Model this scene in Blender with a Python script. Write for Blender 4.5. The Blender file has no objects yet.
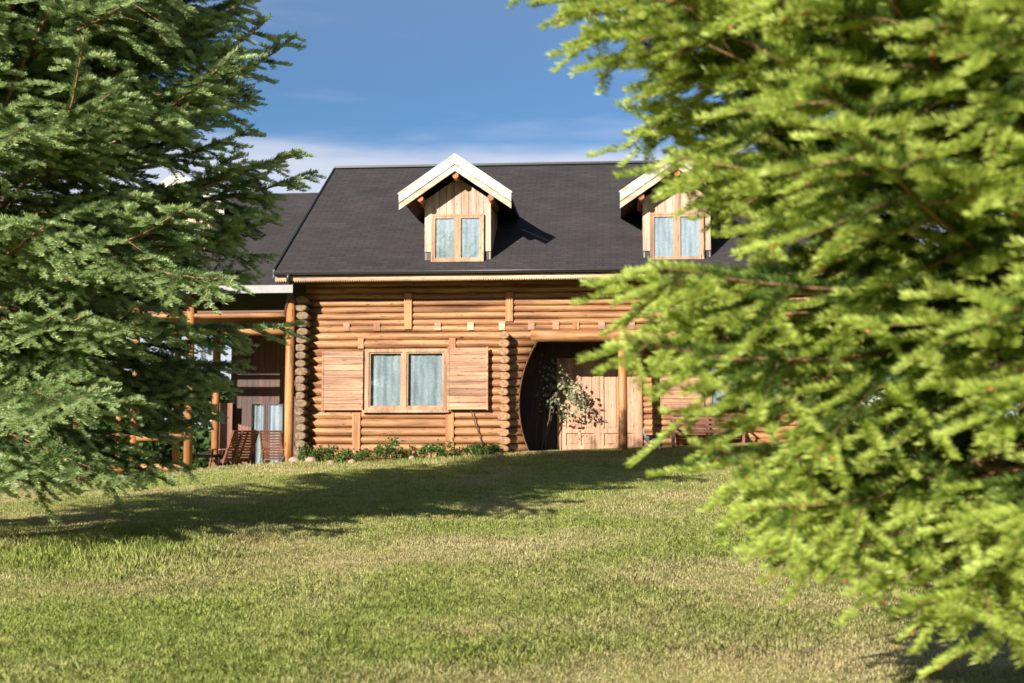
import bpy, math, random
import numpy as np
from mathutils import Vector, Matrix

random.seed(7)
rng = np.random.default_rng(7)
S = bpy.context.scene
COL = S.collection

# ------------------------------------------------------------------ camera
F = 1290.0                       # focal length in pixels of the 1024 px wide frame
PITCH = math.atan(108.5 / F)
CAMZ = 1.7
cam = bpy.data.cameras.new('camera')
cam.sensor_width = 36.0
cam.lens = F / 1024 * 36.0
cam.clip_end = 6000
cam.dof.use_dof = True
cam.dof.focus_distance = 17.0
cam.dof.aperture_fstop = 2.3
cam_ob = bpy.data.objects.new('camera', cam)
cam_ob.location = (0, 0, CAMZ)
cam_ob.rotation_euler = (math.pi / 2 + PITCH, 0, 0)
COL.objects.link(cam_ob)
S.camera = cam_ob

# ------------------------------------------------------------------ light
SUN_EL = math.radians(22.0)
SUN_AZ = math.radians(32.7)      # direction the light travels, right of straight ahead
ldir = Vector((math.sin(SUN_AZ) * math.cos(SUN_EL), math.cos(SUN_AZ) * math.cos(SUN_EL), -math.sin(SUN_EL)))
sun = bpy.data.lights.new('sun', 'SUN')
sun.energy = 5.0
sun.angle = math.radians(0.5)
sun.color = (1.0, 0.945, 0.85)
sun_ob = bpy.data.objects.new('sun', sun)
sun_ob.rotation_euler = ldir.to_track_quat('-Z', 'Y').to_euler()
sun_ob.location = (-20, -30, 30)
COL.objects.link(sun_ob)

world = bpy.data.worlds.new('World')
S.world = world
world.use_nodes = True
nt = world.node_tree
for n in list(nt.nodes):
    nt.nodes.remove(n)
def wn(t, **k):
    n = nt.nodes.new(t)
    for a, b in k.items():
        setattr(n, a, b)
    return n
w_out = wn('ShaderNodeOutputWorld')
w_bg = wn('ShaderNodeBackground')
w_bg.inputs['Strength'].default_value = 0.052
sky = wn('ShaderNodeTexSky', sky_type='NISHITA', sun_disc=False)
sky.sun_elevation = SUN_EL
sky.sun_rotation = math.pi + SUN_AZ
sky.altitude = 1500
sky.air_density = 1.0
sky.dust_density = 0.1
sky.ozone_density = 2.6
tc = wn('ShaderNodeTexCoord')
sep = wn('ShaderNodeSeparateXYZ')
mp = wn('ShaderNodeMapping')
mp.inputs['Scale'].default_value = (3.0, 3.0, 17.0)
nz = wn('ShaderNodeTexNoise')
nz.inputs['Scale'].default_value = 1.6
nz.inputs['Detail'].default_value = 7
nz.inputs['Roughness'].default_value = 0.55
L = nt.links.new
L(tc.outputs['Generated'], sep.inputs[0]); L(tc.outputs['Generated'], mp.inputs[0]); L(mp.outputs[0], nz.inputs['Vector'])
def wmath(op, a, b=None, c=None, clamp=False):
    n = wn('ShaderNodeMath', operation=op, use_clamp=clamp)
    for i, x in enumerate((a, b, c)):
        if x is None: continue
        if isinstance(x, (int, float)): n.inputs[i].default_value = x
        else: L(x, n.inputs[i])
    return n.outputs[0]
def wrange(x, a, b):
    n = wn('ShaderNodeMapRange', interpolation_type='SMOOTHSTEP')
    L(x, n.inputs[0]); n.inputs[1].default_value = a; n.inputs[2].default_value = b
    return n.outputs[0]
zz = sep.outputs['Z']
edge = wmath('ADD', zz, wmath('MULTIPLY', wmath('SUBTRACT', nz.outputs['Fac'], 0.5), 0.05))
bank = wmath('MULTIPLY', wrange(edge, 0.243, 0.216), 0.82)
streak = wmath('MULTIPLY', wrange(nz.outputs['Fac'], 0.50, 0.80), 0.28)
veil = wmath('MULTIPLY', wrange(zz, 0.24, 0.36), 0.10)
cl = wmath('MAXIMUM', bank, wmath('ADD', streak, veil), clamp=True)
mixc = wn('ShaderNodeMix', data_type='RGBA')
hsv = wn('ShaderNodeHueSaturation'); hsv.inputs['Saturation'].default_value = 1.15; hsv.inputs['Hue'].default_value = 0.5
L(sky.outputs[0], hsv.inputs['Color'])
L(cl, mixc.inputs[0]); L(hsv.outputs[0], mixc.inputs[6])
mixc.inputs[7].default_value = (6.6, 6.8, 7.8, 1)
L(mixc.outputs[2], w_bg.inputs['Color']); L(w_bg.outputs[0], w_out.inputs[0])

S.view_settings.view_transform = 'Standard'
S.view_settings.look = 'None'
S.view_settings.gamma = 1.0
S.view_settings.use_curve_mapping = False
S.view_settings.exposure = 1.18
S.render.engine = 'CYCLES'
S.cycles.use_denoising = True
S.cycles.max_bounces = 8
S.cycles.transparent_max_bounces = 12
S.cycles.caustics_reflective = False
S.cycles.caustics_refractive = False

# ------------------------------------------------------------------ materials
def mat(name):
    m = bpy.data.materials.new(name)
    m.use_nodes = True
    t = m.node_tree
    b = t.nodes['Principled BSDF']
    return m, t, b
def N(t, ty, **k):
    n = t.nodes.new(ty)
    for a, b in k.items():
        setattr(n, a, b)
    return n
def ramp(t, fac, stops):
    r = N(t, 'ShaderNodeValToRGB')
    el = r.color_ramp.elements
    while len(el) < len(stops):
        el.new(0.5)
    for e, (p, c) in zip(el, stops):
        e.position = p
        e.color = (*c, 1)
    t.links.new(fac, r.inputs[0])
    return r.outputs[0]
def noise(t, scale, stretch=(1, 1, 1), detail=5, rough=0.55, coord='Object'):
    c = N(t, 'ShaderNodeTexCoord')
    m = N(t, 'ShaderNodeMapping')
    m.inputs['Scale'].default_value = stretch
    n = N(t, 'ShaderNodeTexNoise')
    n.inputs['Scale'].default_value = scale
    n.inputs['Detail'].default_value = detail
    n.inputs['Roughness'].default_value = rough
    t.links.new(c.outputs[coord], m.inputs[0]); t.links.new(m.outputs[0], n.inputs['Vector'])
    return n.outputs['Fac']
def mixrgb(t, fac, a, b, mode='MIX'):
    n = N(t, 'ShaderNodeMix', data_type='RGBA', blend_type=mode)
    for i, x in ((0, fac), (6, a), (7, b)):
        if hasattr(x, 'is_linked'): t.links.new(x, n.inputs[i])
        elif isinstance(x, (int, float)): n.inputs[i].default_value = x
        else: n.inputs[i].default_value = (*x, 1)
    return n.outputs[2]
def bump(t, b, h, strength=0.4, dist=0.02):
    n = N(t, 'ShaderNodeBump')
    n.inputs['Strength'].default_value = strength
    n.inputs['Distance'].default_value = dist
    t.links.new(h, n.inputs['Height']); t.links.new(n.outputs[0], b.inputs['Normal'])

def wood(name, dark, mid, light, axis='x', rough=0.62, grain=9.0, k=0.78):
    dark, mid, light = [tuple(x * k for x in c) for c in (dark, mid, light)]
    m, t, b = mat(name)
    st = {'x': (0.06, 1, 1), 'y': (1, 0.06, 1), 'z': (1, 1, 0.06)}[axis]
    f1 = noise(t, grain, st, 6, 0.62)
    st2 = {'x': (0.25, 1, 1), 'y': (1, 0.25, 1), 'z': (1, 1, 0.25)}[axis]
    f2 = noise(t, 2.3, st2, 4, 0.6)
    c = ramp(t, f1, [(0.32, dark), (0.47, mid), (0.64, light)])
    tone = ramp(t, f2, [(0.3, (0.72, 0.66, 0.6)), (0.7, (1.12, 1.1, 1.05))])
    c = mixrgb(t, 1.0, c, tone, 'MULTIPLY')
    f4 = noise(t, 5.2, {'x': (0.05, 1, 1), 'y': (1, 0.05, 1), 'z': (1, 1, 0.05)}[axis], 2, 0.4)
    c = mixrgb(t, 1.0, c, ramp(t, f4, [(0.34, (0.74, 0.68, 0.62)), (0.5, (1, 1, 1)), (0.66, (1.16, 1.2, 1.24))]), 'MULTIPLY')
    # small dark knots and checks
    f3 = noise(t, 34.0, {'x': (0.16, 1, 1), 'y': (1, 0.16, 1), 'z': (1, 1, 0.16)}[axis], 2, 0.4)
    k_ = ramp(t, f3, [(0.62, (0, 0, 0)), (0.74, (1, 1, 1))])
    c = mixrgb(t, k_, c, tuple(x * 0.45 for x in dark))
    f5 = noise(t, 46.0, {'x': (0.022, 1, 1), 'y': (1, 0.022, 1), 'z': (1, 1, 0.022)}[axis], 3, 0.6)
    c = mixrgb(t, ramp(t, f5, [(0.60, (0, 0, 0)), (0.70, (0.85, 0.85, 0.85))]), c, tuple(x * 0.55 for x in dark))
    t.links.new(c, b.inputs['Base Color'])
    b.inputs['Roughness'].default_value = rough
    bump(t, b, f1, 0.35, 0.01)
    return m
def plain(name, col, rough=0.6, var=0.12, scale=6.0, metallic=0.0):
    m, t, b = mat(name)
    f = noise(t, scale, (1, 1, 1), 5, 0.6)
    c = ramp(t, f, [(0.3, tuple(x * (1 - var) for x in col)), (0.7, tuple(x * (1 + var) for x in col))])
    t.links.new(c, b.inputs['Base Color'])
    b.inputs['Roughness'].default_value = rough
    b.inputs['Metallic'].default_value = metallic
    bump(t, b, f, 0.15, 0.004)
    return m

LOGC = ((0.155, 0.060, 0.022), (0.37, 0.168, 0.066), (0.53, 0.285, 0.125))
M_log = wood('log_wood', *LOGC, axis='x')
M_logy = wood('log_wood_side', *LOGC, axis='y')
M_post = wood('post_wood', (0.26, 0.095, 0.025), (0.44, 0.185, 0.058), (0.57, 0.29, 0.10), axis='z')
M_beam = wood('beam_wood', (0.26, 0.10, 0.03), (0.43, 0.20, 0.07), (0.56, 0.31, 0.125), axis='x')
M_end = plain('weathered_end_grain', (0.17, 0.11, 0.062), 0.85, 0.55, 17)
M_end2 = plain('fresh_end_grain', (0.27, 0.145, 0.068), 0.8, 0.5, 17)
M_shut = wood('shutter_wood', (0.22, 0.10, 0.05), (0.43, 0.225, 0.12), (0.54, 0.32, 0.18), axis='x', grain=14)
M_frame = wood('window_frame_wood', (0.32, 0.17, 0.09), (0.46, 0.26, 0.145), (0.54, 0.33, 0.20), axis='z')
M_trim = wood('pale_fascia_wood', (0.42, 0.25, 0.15), (0.57, 0.385, 0.245), (0.65, 0.47, 0.32), axis='x')
M_white = wood('white_painted_board', (0.46, 0.44, 0.39), (0.66, 0.65, 0.60), (0.74, 0.73, 0.69), axis='x', grain=5)
M_cream = wood('cream_board', (0.42, 0.34, 0.24), (0.57, 0.475, 0.355), (0.64, 0.56, 0.44), axis='x', grain=5)
M_dormer = wood('dormer_board', (0.38, 0.24, 0.17), (0.54, 0.37, 0.27), (0.62, 0.46, 0.35), axis='z')
M_door = wood('door_wood', (0.30, 0.15, 0.09), (0.43, 0.24, 0.145), (0.49, 0.29, 0.19), axis='z', grain=7, k=0.95)
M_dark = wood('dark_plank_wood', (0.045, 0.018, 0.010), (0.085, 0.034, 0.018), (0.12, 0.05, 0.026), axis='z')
M_red = wood('reddish_plank_wood', (0.15, 0.055, 0.032), (0.24, 0.095, 0.058), (0.30, 0.13, 0.08), axis='z')
M_chair = wood('chair_wood', (0.13, 0.048, 0.03), (0.22, 0.085, 0.055), (0.28, 0.12, 0.08), axis='x', rough=0.45)
M_ceil = wood('ceiling_plank', (0.10, 0.04, 0.018), (0.17, 0.07, 0.03), (0.23, 0.10, 0.045), axis='x')
M_purlin = wood('purlin_wood', (0.26, 0.08, 0.02), (0.40, 0.13, 0.035), (0.48, 0.18, 0.06), axis='y')
M_metal = plain('dark_gutter_metal', (0.022, 0.021, 0.022), 0.4, 0.15, 5, 0.0)
M_black = plain('black_metal', (0.012, 0.012, 0.012), 0.4, 0.1, 5)
M_deck = wood('deck_boards', (0.12, 0.06, 0.03), (0.22, 0.12, 0.06), (0.30, 0.17, 0.09), axis='x')
M_stone = plain('reddish_stone', (0.36, 0.21, 0.15), 0.9, 0.4, 14)
M_plinth = plain('concrete_plinth', (0.30, 0.27, 0.23), 0.9, 0.2, 6)

def shingle():
    m, t, b = mat('bitumen_shingles')
    c = N(t, 'ShaderNodeTexCoord')
    mpn = N(t, 'ShaderNodeMapping')
    mpn.inputs['Scale'].default_value = (1, 1.17, 0)
    br = N(t, 'ShaderNodeTexBrick')
    br.offset = 0.5
    br.inputs['Color1'].default_value = (0.032, 0.028, 0.028, 1)
    br.inputs['Color2'].default_value = (0.042, 0.037, 0.037, 1)
    br.inputs['Mortar'].default_value = (0.021, 0.019, 0.019, 1)
    br.inputs['Scale'].default_value = 1.0
    br.inputs['Mortar Size'].default_value = 0.011
    br.inputs['Mortar Smooth'].default_value = 0.4
    br.inputs['Brick Width'].default_value = 0.33
    br.inputs['Row Height'].default_value = 0.15
    t.links.new(c.outputs['Object'], mpn.inputs[0])
    wob = N(t, 'ShaderNodeTexNoise'); wob.inputs['Scale'].default_value = 7.0
    add = N(t, 'ShaderNodeVectorMath', operation='MULTIPLY_ADD')
    t.links.new(wob.outputs['Color'], add.inputs[0]); add.inputs[1].default_value = (0.03, 0.03, 0)
    t.links.new(mpn.outputs[0], add.inputs[2]); t.links.new(c.outputs['Object'], wob.inputs['Vector'])
    t.links.new(add.outputs[0], br.inputs['Vector'])
    f = noise(t, 1.1, (1, 1, 1), 6, 0.6)
    tone = ramp(t, f, [(0.3, (0.82, 0.82, 0.84)), (0.7, (1.2, 1.16, 1.14))])
    t.links.new(mixrgb(t, 1.0, br.outputs['Color'], tone, 'MULTIPLY'), b.inputs['Base Color'])
    b.inputs['Roughness'].default_value = 0.9
    b.inputs['Specular IOR Level'].default_value = 0.2
    g = noise(t, 90, (1, 1, 1), 3)
    hb = mixrgb(t, 0.25, br.outputs['Color'], g)
    bump(t, b, hb, 0.6, 0.02)
    return m
M_roof = shingle()

def glass():
    m, t, b = mat('window_glass')
    t.nodes.remove(b)
    out = t.nodes['Material Output']
    tr = N(t, 'ShaderNodeBsdfTransparent'); tr.inputs[0].default_value = (0.92, 0.95, 0.95, 1)
    gl = N(t, 'ShaderNodeBsdfGlossy'); gl.inputs['Roughness'].default_value = 0.02
    fr = N(t, 'ShaderNodeFresnel'); fr.inputs['IOR'].default_value = 1.6
    ad = N(t, 'ShaderNodeMath', operation='ADD', use_clamp=True); ad.inputs[1].default_value = 0.12
    mx = N(t, 'ShaderNodeMixShader')
    t.links.new(fr.outputs[0], ad.inputs[0]); t.links.new(ad.outputs[0], mx.inputs[0])
    t.links.new(tr.outputs[0], mx.inputs[1]); t.links.new(gl.outputs[0], mx.inputs[2]); t.links.new(mx.outputs[0], out.inputs[0])
    return m
M_glass = glass()
def cloth():
    m, t, b = mat('lace_curtain')
    f = noise(t, 26, (1, 1, 1), 3)
    f2 = noise(t, 3.0, (2.5, 1, 0.5), 4)
    c = ramp(t, f, [(0.35, (0.50, 0.56, 0.60)), (0.6, (0.68, 0.73, 0.76))])
    c = mixrgb(t, 1.0, c, ramp(t, f2, [(0.35, (0.62, 0.66, 0.70)), (0.65, (1.06, 1.05, 1.04))]), 'MULTIPLY')
    t.links.new(c, b.inputs['Base Color'])
    b.inputs['Roughness'].default_value = 0.9
    return m
M_cloth = cloth()

def leafmat(name, cols, trans=0.35, rough=0.5, attr=None, tint=None):
    """Foliage: colour by a per-leaf random number stored in the mesh ('rnd'); attr mixes in a second colour set (young growth, dry blades)."""
    m, t, b = mat(name)
    out = t.nodes['Material Output']
    a = N(t, 'ShaderNodeAttribute'); a.attribute_name = 'rnd'
    c = ramp(t, a.outputs['Fac'], [(0.0, cols[0]), (0.5, cols[1]), (1.0, cols[2])])
    if attr:
        a2 = N(t, 'ShaderNodeAttribute'); a2.attribute_name = attr
        c2 = ramp(t, a.outputs['Fac'], [(0.0, tint[0]), (0.5, tint[1]), (1.0, tint[2])])
        c = mixrgb(t, a2.outputs['Fac'], c, c2)
    t.links.new(c, b.inputs['Base Color'])
    b.inputs['Roughness'].default_value = rough
    b.inputs['Specular IOR Level'].default_value = 0.3
    tr = N(t, 'ShaderNodeBsdfTranslucent')
    t.links.new(c, tr.inputs[0])
    mx = N(t, 'ShaderNodeMixShader'); mx.inputs[0].default_value = trans
    t.links.new(b.outputs[0], mx.inputs[1]); t.links.new(tr.outputs[0], mx.inputs[2]); t.links.new(mx.outputs[0], out.inputs[0])
    return m
M_needle_l = leafmat('fir_needles_blue_green', ((0.055, 0.105, 0.028), (0.17, 0.255, 0.08), (0.34, 0.43, 0.18)), 0.46, 0.36,
                     'tip', ((0.30, 0.40, 0.13), (0.43, 0.54, 0.23), (0.56, 0.66, 0.35)))
M_needle_r = leafmat('fir_needles_yellow_green', ((0.05, 0.09, 0.014), (0.11, 0.175, 0.03), (0.20, 0.28, 0.06)), 0.4, 0.42,
                     'tip', ((0.30, 0.38, 0.055), (0.45, 0.54, 0.10), (0.58, 0.66, 0.18)))
M_bark = wood('fir_bark', (0.06, 0.035, 0.022), (0.13, 0.08, 0.05), (0.22, 0.14, 0.09), axis='z', rough=0.9)
M_twig = plain('fir_twig_bark', (0.24, 0.13, 0.065), 0.85, 0.4, 9)
M_bud = plain('red_brown_bud_scale', (0.36, 0.13, 0.05), 0.7, 0.2, 9)
M_grass = leafmat('lawn_grass_blades', ((0.13, 0.19, 0.028), (0.30, 0.365, 0.075), (0.50, 0.54, 0.16)), 0.45, 0.55,
                  'dry', ((0.44, 0.34, 0.17), (0.58, 0.47, 0.25), (0.68, 0.58, 0.34)))
M_leaf = leafmat('broad_leaves', ((0.035, 0.08, 0.014), (0.085, 0.15, 0.03), (0.17, 0.23, 0.06)), 0.35)
M_leafbg = leafmat('far_tree_leaves', ((0.025, 0.05, 0.012), (0.045, 0.085, 0.02), (0.075, 0.125, 0.03)), 0.3)
M_climb = leafmat('climber_leaves', ((0.10, 0.115, 0.055), (0.22, 0.235, 0.125), (0.38, 0.39, 0.24)), 0.25)
M_flower = leafmat('white_blossom', ((0.62, 0.56, 0.54), (0.72, 0.67, 0.65), (0.80, 0.77, 0.75)), 0.3)
M_redfl = leafmat('red_blossom', ((0.38, 0.07, 0.05), (0.46, 0.12, 0.09), (0.50, 0.2, 0.15)), 0.2)
M_stem = plain('climber_stem', (0.075, 0.052, 0.036), 0.9, 0.4, 20)

def soil():
    m, t, b = mat('lawn_soil')
    f = noise(t, 0.55, (1, 1, 1), 6, 0.6)
    g = noise(t, 9, (1, 1, 1), 5, 0.7)
    c1 = ramp(t, f, [(0.36, (0.20, 0.225, 0.05)), (0.55, (0.30, 0.30, 0.09)), (0.68, (0.44, 0.34, 0.17))])
    c2 = ramp(t, g, [(0.3, (0.55, 0.55, 0.5)), (0.7, (1.25, 1.2, 1.15))])
    t.links.new(mixrgb(t, 1.0, c1, c2, 'MULTIPLY'), b.inputs['Base Color'])
    b.inputs['Roughness'].default_value = 0.95
    b.inputs['Specular IOR Level'].default_value = 0.1
    bump(t, b, g, 0.8, 0.03)
    return m
M_soil = soil()

# ------------------------------------------------------------------ helpers
class MB:
    def __init__(s):
        s.v = []; s.f = []; s.mi = []; s.cur = 0; s.sm = []; s.smooth = False
    def face(s, idx):
        s.f.append(tuple(idx)); s.mi.append(s.cur); s.sm.append(s.smooth)
    def add(s, vs, fs):
        o = len(s.v)
        s.v += [tuple(p) for p in vs]
        for f in fs: s.face([o + i for i in f])
    def box(s, x0, x1, y0, y1, z0, z1):
        s.add([(x0, y0, z0), (x1, y0, z0), (x1, y1, z0), (x0, y1, z0), (x0, y0, z1), (x1, y0, z1), (x1, y1, z1), (x0, y1, z1)],
              [(0, 3, 2, 1), (4, 5, 6, 7), (0, 1, 5, 4), (1, 2, 6, 5), (2, 3, 7, 6), (3, 0, 4, 7)])
    def prism(s, pts, d):
        """polygon pts (3-D, planar) extruded by vector d"""
        n = len(pts)
        vs = [Vector(p) for p in pts] + [Vector(p) + Vector(d) for p in pts]
        fs = [tuple(range(n))[::-1], tuple(range(n, 2 * n))] + [(i, (i + 1) % n, n + (i + 1) % n, n + i) for i in range(n)]
        s.add(vs, fs)
    def bar(s, a, b, w, h, up=(0, 0, 1)):
        a = Vector(a); b = Vector(b); d = (b - a).normalized()
        x = d.cross(Vector(up))
        if x.length < 1e-4: x = d.cross(Vector((0, 1, 0)))
        x.normalize(); y = x.cross(d).normalized()
        q = [x * w / 2 + y * h / 2, -x * w / 2 + y * h / 2, -x * w / 2 - y * h / 2, x * w / 2 - y * h / 2]
        s.add([a + k for k in q] + [b + k for k in q], [(0, 1, 2, 3), (7, 6, 5, 4), (0, 4, 5, 1), (1, 5, 6, 2), (2, 6, 7, 3), (3, 7, 4, 0)])
    def tube(s, pts, rad, n=10, caps=True):
        pts = [Vector(p) for p in pts]
        if not hasattr(rad, '__len__'): rad = [rad] * len(pts)
        o = len(s.v); prev = None
        for i, p in enumerate(pts):
            d = (pts[min(i + 1, len(pts) - 1)] - pts[max(i - 1, 0)]).normalized()
            if prev is None:
                x = d.orthogonal().normalized()
            else:
                x = (prev - d * prev.dot(d)).normalized()
            prev = x
            y = d.cross(x)
            for k in range(n):
                a = 2 * math.pi * k / n
                s.v.append(tuple(p + (x * math.cos(a) + y * math.sin(a)) * rad[i]))
        sm = s.smooth; s.smooth = True
        for i in range(len(pts) - 1):
            for k in range(n):
                a = o + i * n + k; b2 = o + i * n + (k + 1) % n
                s.face((a, b2, b2 + n, a + n))
        s.smooth = sm
        if caps:
            s.face([o + k for k in range(n)][::-1]); s.face([o + (len(pts) - 1) * n + k for k in range(n)])
    def log(s, x0, x1, y, z, r, n=12):
        """a hewn log along x with a slightly uneven outline"""
        if x1 - x0 < 0.03: return
        m = max(1, int((x1 - x0) / 0.55))
        pts, rad = [], []
        dz = random.uniform(-.008, .008)
        for i in range(m + 1):
            pts.append((x0 + (x1 - x0) * i / m, y + random.uniform(-.006, .006), z + dz + random.uniform(-.005, .005)))
            rad.append(r * random.uniform(.965, 1.04))
        s.tube(pts, rad, n)
    def build(s, name, mats, parent=None):
        me = bpy.data.meshes.new(name)
        me.from_pydata(s.v, [], s.f)
        mats = mats if isinstance(mats, (list, tuple)) else [mats]
        for m in mats: me.materials.append(m)
        me.polygons.foreach_set('material_index', s.mi)
        me.polygons.foreach_set('use_smooth', s.sm)
        me.update()
        o = bpy.data.objects.new(name, me)
        COL.objects.link(o)
        if parent: o.parent = parent
        return o

def tag(o, label=None, cat=None, group=None, kind=None):
    for k, v in (('label', label), ('category', cat), ('group', group), ('kind', kind)):
        if v: o[k] = v
    return o
def empty(name, loc, rz=0.0):
    o = bpy.data.objects.new(name, None)
    o.empty_display_size = 0.2
    COL.objects.link(o)
    o.location = loc; o.rotation_euler = (0, 0, rz)
    return o
def copy_tree(o, parent=None):
    c = o.copy(); COL.objects.link(c); c.parent = parent
    for ch in list(o.children): copy_tree(ch, c)
    return c

def np_mesh(name, verts, nper, mats, parent=None, attrs=None, mi=None, smooth=False):
    """verts (n, nper, 3): n separate polygons of nper corners; attrs: per-polygon floats stored on the points"""
    n = len(verts)
    me = bpy.data.meshes.new(name)
    me.vertices.add(n * nper)
    me.vertices.foreach_set('co', np.ascontiguousarray(verts, dtype=np.float32).ravel())
    me.loops.add(n * nper)
    me.loops.foreach_set('vertex_index', np.arange(n * nper, dtype=np.int32))
    me.polygons.add(n)
    me.polygons.foreach_set('loop_start', np.arange(0, n * nper, nper, dtype=np.int32))
    if mi is not None: me.polygons.foreach_set('material_index', np.asarray(mi, dtype=np.int32))
    for m in (mats if isinstance(mats, (list, tuple)) else [mats]): me.materials.append(m)
    for k, a in (attrs or {}).items():
        at = me.attributes.new(k, 'FLOAT', 'POINT')
        at.data.foreach_set('value', np.repeat(np.asarray(a, dtype=np.float32), nper))
    me.update(calc_edges=True)
    o = bpy.data.objects.new(name, me)
    COL.objects.link(o)
    if parent: o.parent = parent
    return o

def project(p):
    """world points (n,3) -> pixel x, y and depth (only used to thin out foliage far outside the view)"""
    ca, sa = math.cos(PITCH), math.sin(PITCH)
    y = p[:, 1]; z = p[:, 2] - CAMZ
    d = np.maximum(y * ca + z * sa, 0.2); h = -y * sa + z * ca
    return 512 + F * p[:, 0] / d, 341.5 - F * h / d, d

# ------------------------------------------------------------------ ground
def ground_z(x, y):
    x = np.asarray(x, dtype=float); y = np.asarray(y, dtype=float)
    yy = np.clip(y, -40, 31.0)
    z = 0.0533 * yy + 0.04 * np.clip(x, -14, 14) * np.clip(y / 30, 0, 1) ** 1.5
    z = z - 0.05 * np.clip(-x - 5, 0, 10) * np.clip(y / 28, 0, 1) ** 2
    far = np.clip(y - 31.0, 0, None)
    z = z - 0.02 * np.clip(far, 0, 80) * (1 - np.exp(-far / 25))
    z = z + 0.03 * np.sin(x * 0.9 + 1.3) * np.sin(y * 0.7) + 0.018 * np.sin(x * 2.3 + y * 1.1) * np.cos(y * 1.9 - x * .4)
    return z
gx = np.concatenate([-np.geomspace(4000, 24, 26), np.linspace(-23, 23, 140), np.geomspace(24, 4000, 26)])
gy = np.concatenate([-np.geomspace(600, 12, 14), np.linspace(-11, 36, 160), np.geomspace(37, 5000, 30)])
X, Y = np.meshgrid(gx, gy)
Z = ground_z(X, Y)
mb = MB()
mb.v = list(map(tuple, np.stack([X, Y, Z], -1).reshape(-1, 3)))
nx = len(gx); mb.smooth = True
for j in range(len(gy) - 1):
    for i in range(nx - 1):
        a = j * nx + i
        mb.face((a, a + 1, a + 1 + nx, a + nx))
g = mb.build('ground', M_soil); tag(g, kind='structure')

def vnoise(x, y, seed, freq):
    """cheap smooth value noise"""
    r = np.random.default_rng(seed); T = r.random((64, 64))
    x = x * freq; y = y * freq
    xi = np.floor(x).astype(int); yi = np.floor(y).astype(int); fx = x - xi; fy = y - yi
    fx = fx * fx * (3 - 2 * fx); fy = fy * fy * (3 - 2 * fy)
    g = lambda i, j: T[i % 64, j % 64]
    return (g(xi, yi) * (1 - fx) + g(xi + 1, yi) * fx) * (1 - fy) + (g(xi, yi + 1) * (1 - fx) + g(xi + 1, yi + 1) * fx) * fy

def dryness(x, y):
    d = 0.55 * vnoise(x, y, 1, 0.45) + 0.3 * vnoise(x, y, 2, 1.3) + 0.15 * vnoise(x, y, 3, 3.5)
    for cx, cy, rx, ry, s in ((1.35, 7.7, .9, .45, .35), (-.2, 8.9, .7, .35, .25), (2.2, 9.9, .7, .3, .2), (-2.9, 11.4, 1.2, .5, .18), (0.2, 13.5, 1.6, .5, .12), (2.9, 8.1, 1.0, .5, .2)):
        d = d + s * np.exp(-((x - cx) / rx) ** 2 - ((y - cy) / ry) ** 2)
    return d

HO = Vector((0, 30.0, 1.4)); TH = -math.atan(0.08)   # house origin and turn
UU = Vector((math.cos(TH), math.sin(TH), 0)); VV = Vector((-math.sin(TH), math.cos(TH), 0))

def build_grass(n_try=1700000):
    y = 6.0 + (30.8 - 6.0) * rng.random(n_try) ** 1.0
    # density per square metre falls with distance
    half = 0.44 * y + 1.6
    x = (rng.random(n_try) * 2 - 1) * half
    dens = 4600 * (8 / y) ** 1.45
    keep = rng.random(n_try) < dens * (2 * half) * 24.8 / n_try
    x, y = x[keep], y[keep]
    # nothing under the house: drop what lies behind the front line
    v = (x - HO.x) * VV.x + (y - HO.y) * VV.y
    u = (x - HO.x) * UU.x + (y - HO.y) * UU.y
    k = v < np.where((u > 0.3) & (u < 8), 0.0, np.where(u < -5.0, -0.45, -0.55))
    x, y = x[k], y[k]
    dry = dryness(x, y)
    clump = vnoise(x, y, 5, 1.1) * .6 + vnoise(x, y, 6, 4.0) * .4
    n = len(x)
    tall = np.clip((clump - .55) * 4, 0, 1)
    # uncut grass round the left tree and along the house
    lefty = np.clip(1 - np.abs(y - 13.2 + (x + 4.2) * .25) / 2.6, 0, 1) * np.clip((-x - 2.0) / 1.4, 0, 1)
    porch = np.clip(1 - np.abs(v[k] + 1.4) / 1.6, 0, 1)
    hgt = (0.020 + 0.022 * rng.random(n) + 0.03 * tall * rng.random(n)) * (1 - .35 * np.clip((dry - .62) * 4, 0, 1))
    hgt = hgt + lefty * 0.10 * rng.random(n) ** 2.5 + porch * 0.10 * rng.random(n) ** 2
    stray = rng.random(n) < .003
    hgt = np.where(stray, hgt + .09 * rng.random(n), hgt)
    w = (0.0014 + 0.0014 * rng.random(n)) * (1 + np.clip(y - 9, 0, 25) * .06)
    az = rng.random(n) * 2 * np.pi
    lean = (0.15 + 0.6 * rng.random(n)) * np.minimum(hgt, .06)
    z = ground_z(x, y) - 0.006
    base = np.stack([x, y, z], 1)
    d = np.stack([np.cos(az), np.sin(az), 0 * az], 1); s = np.stack([-np.sin(az), np.cos(az), 0 * az], 1)
    up = np.array([0, 0, 1.0])
    mid = base + d * (lean * .35)[:, None] + up * (hgt * .62)[:, None]
    tip = base + d * lean[:, None] + up * (hgt * 0.95)[:, None]
    ww = (s * w[:, None])
    q = np.stack([base - ww, base + ww, mid + ww * .8, tip, mid - ww * .8], 1)   # one five-cornered blade
    dr = np.clip((dry - .40) * 2.6 + (rng.random(n) - .5) * .9, 0, 1)
    dr = np.where(porch + lefty > .4, dr * .75, dr)
    fine = vnoise(x, y, 8, 9.0) * .6 + vnoise(x, y, 9, 21.0) * .4
    rnd = np.clip(.5 + (rng.random(n) - .5) * .7 + (clump - .5) * .5 + (fine - .5) * .9, 0, 1)
    hgt = hgt * (.6 + .9 * fine)
    o = np_mesh('grass', q, 5, M_grass, attrs={'rnd': rnd, 'dry': dr})
    tag(o, kind='stuff')
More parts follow.
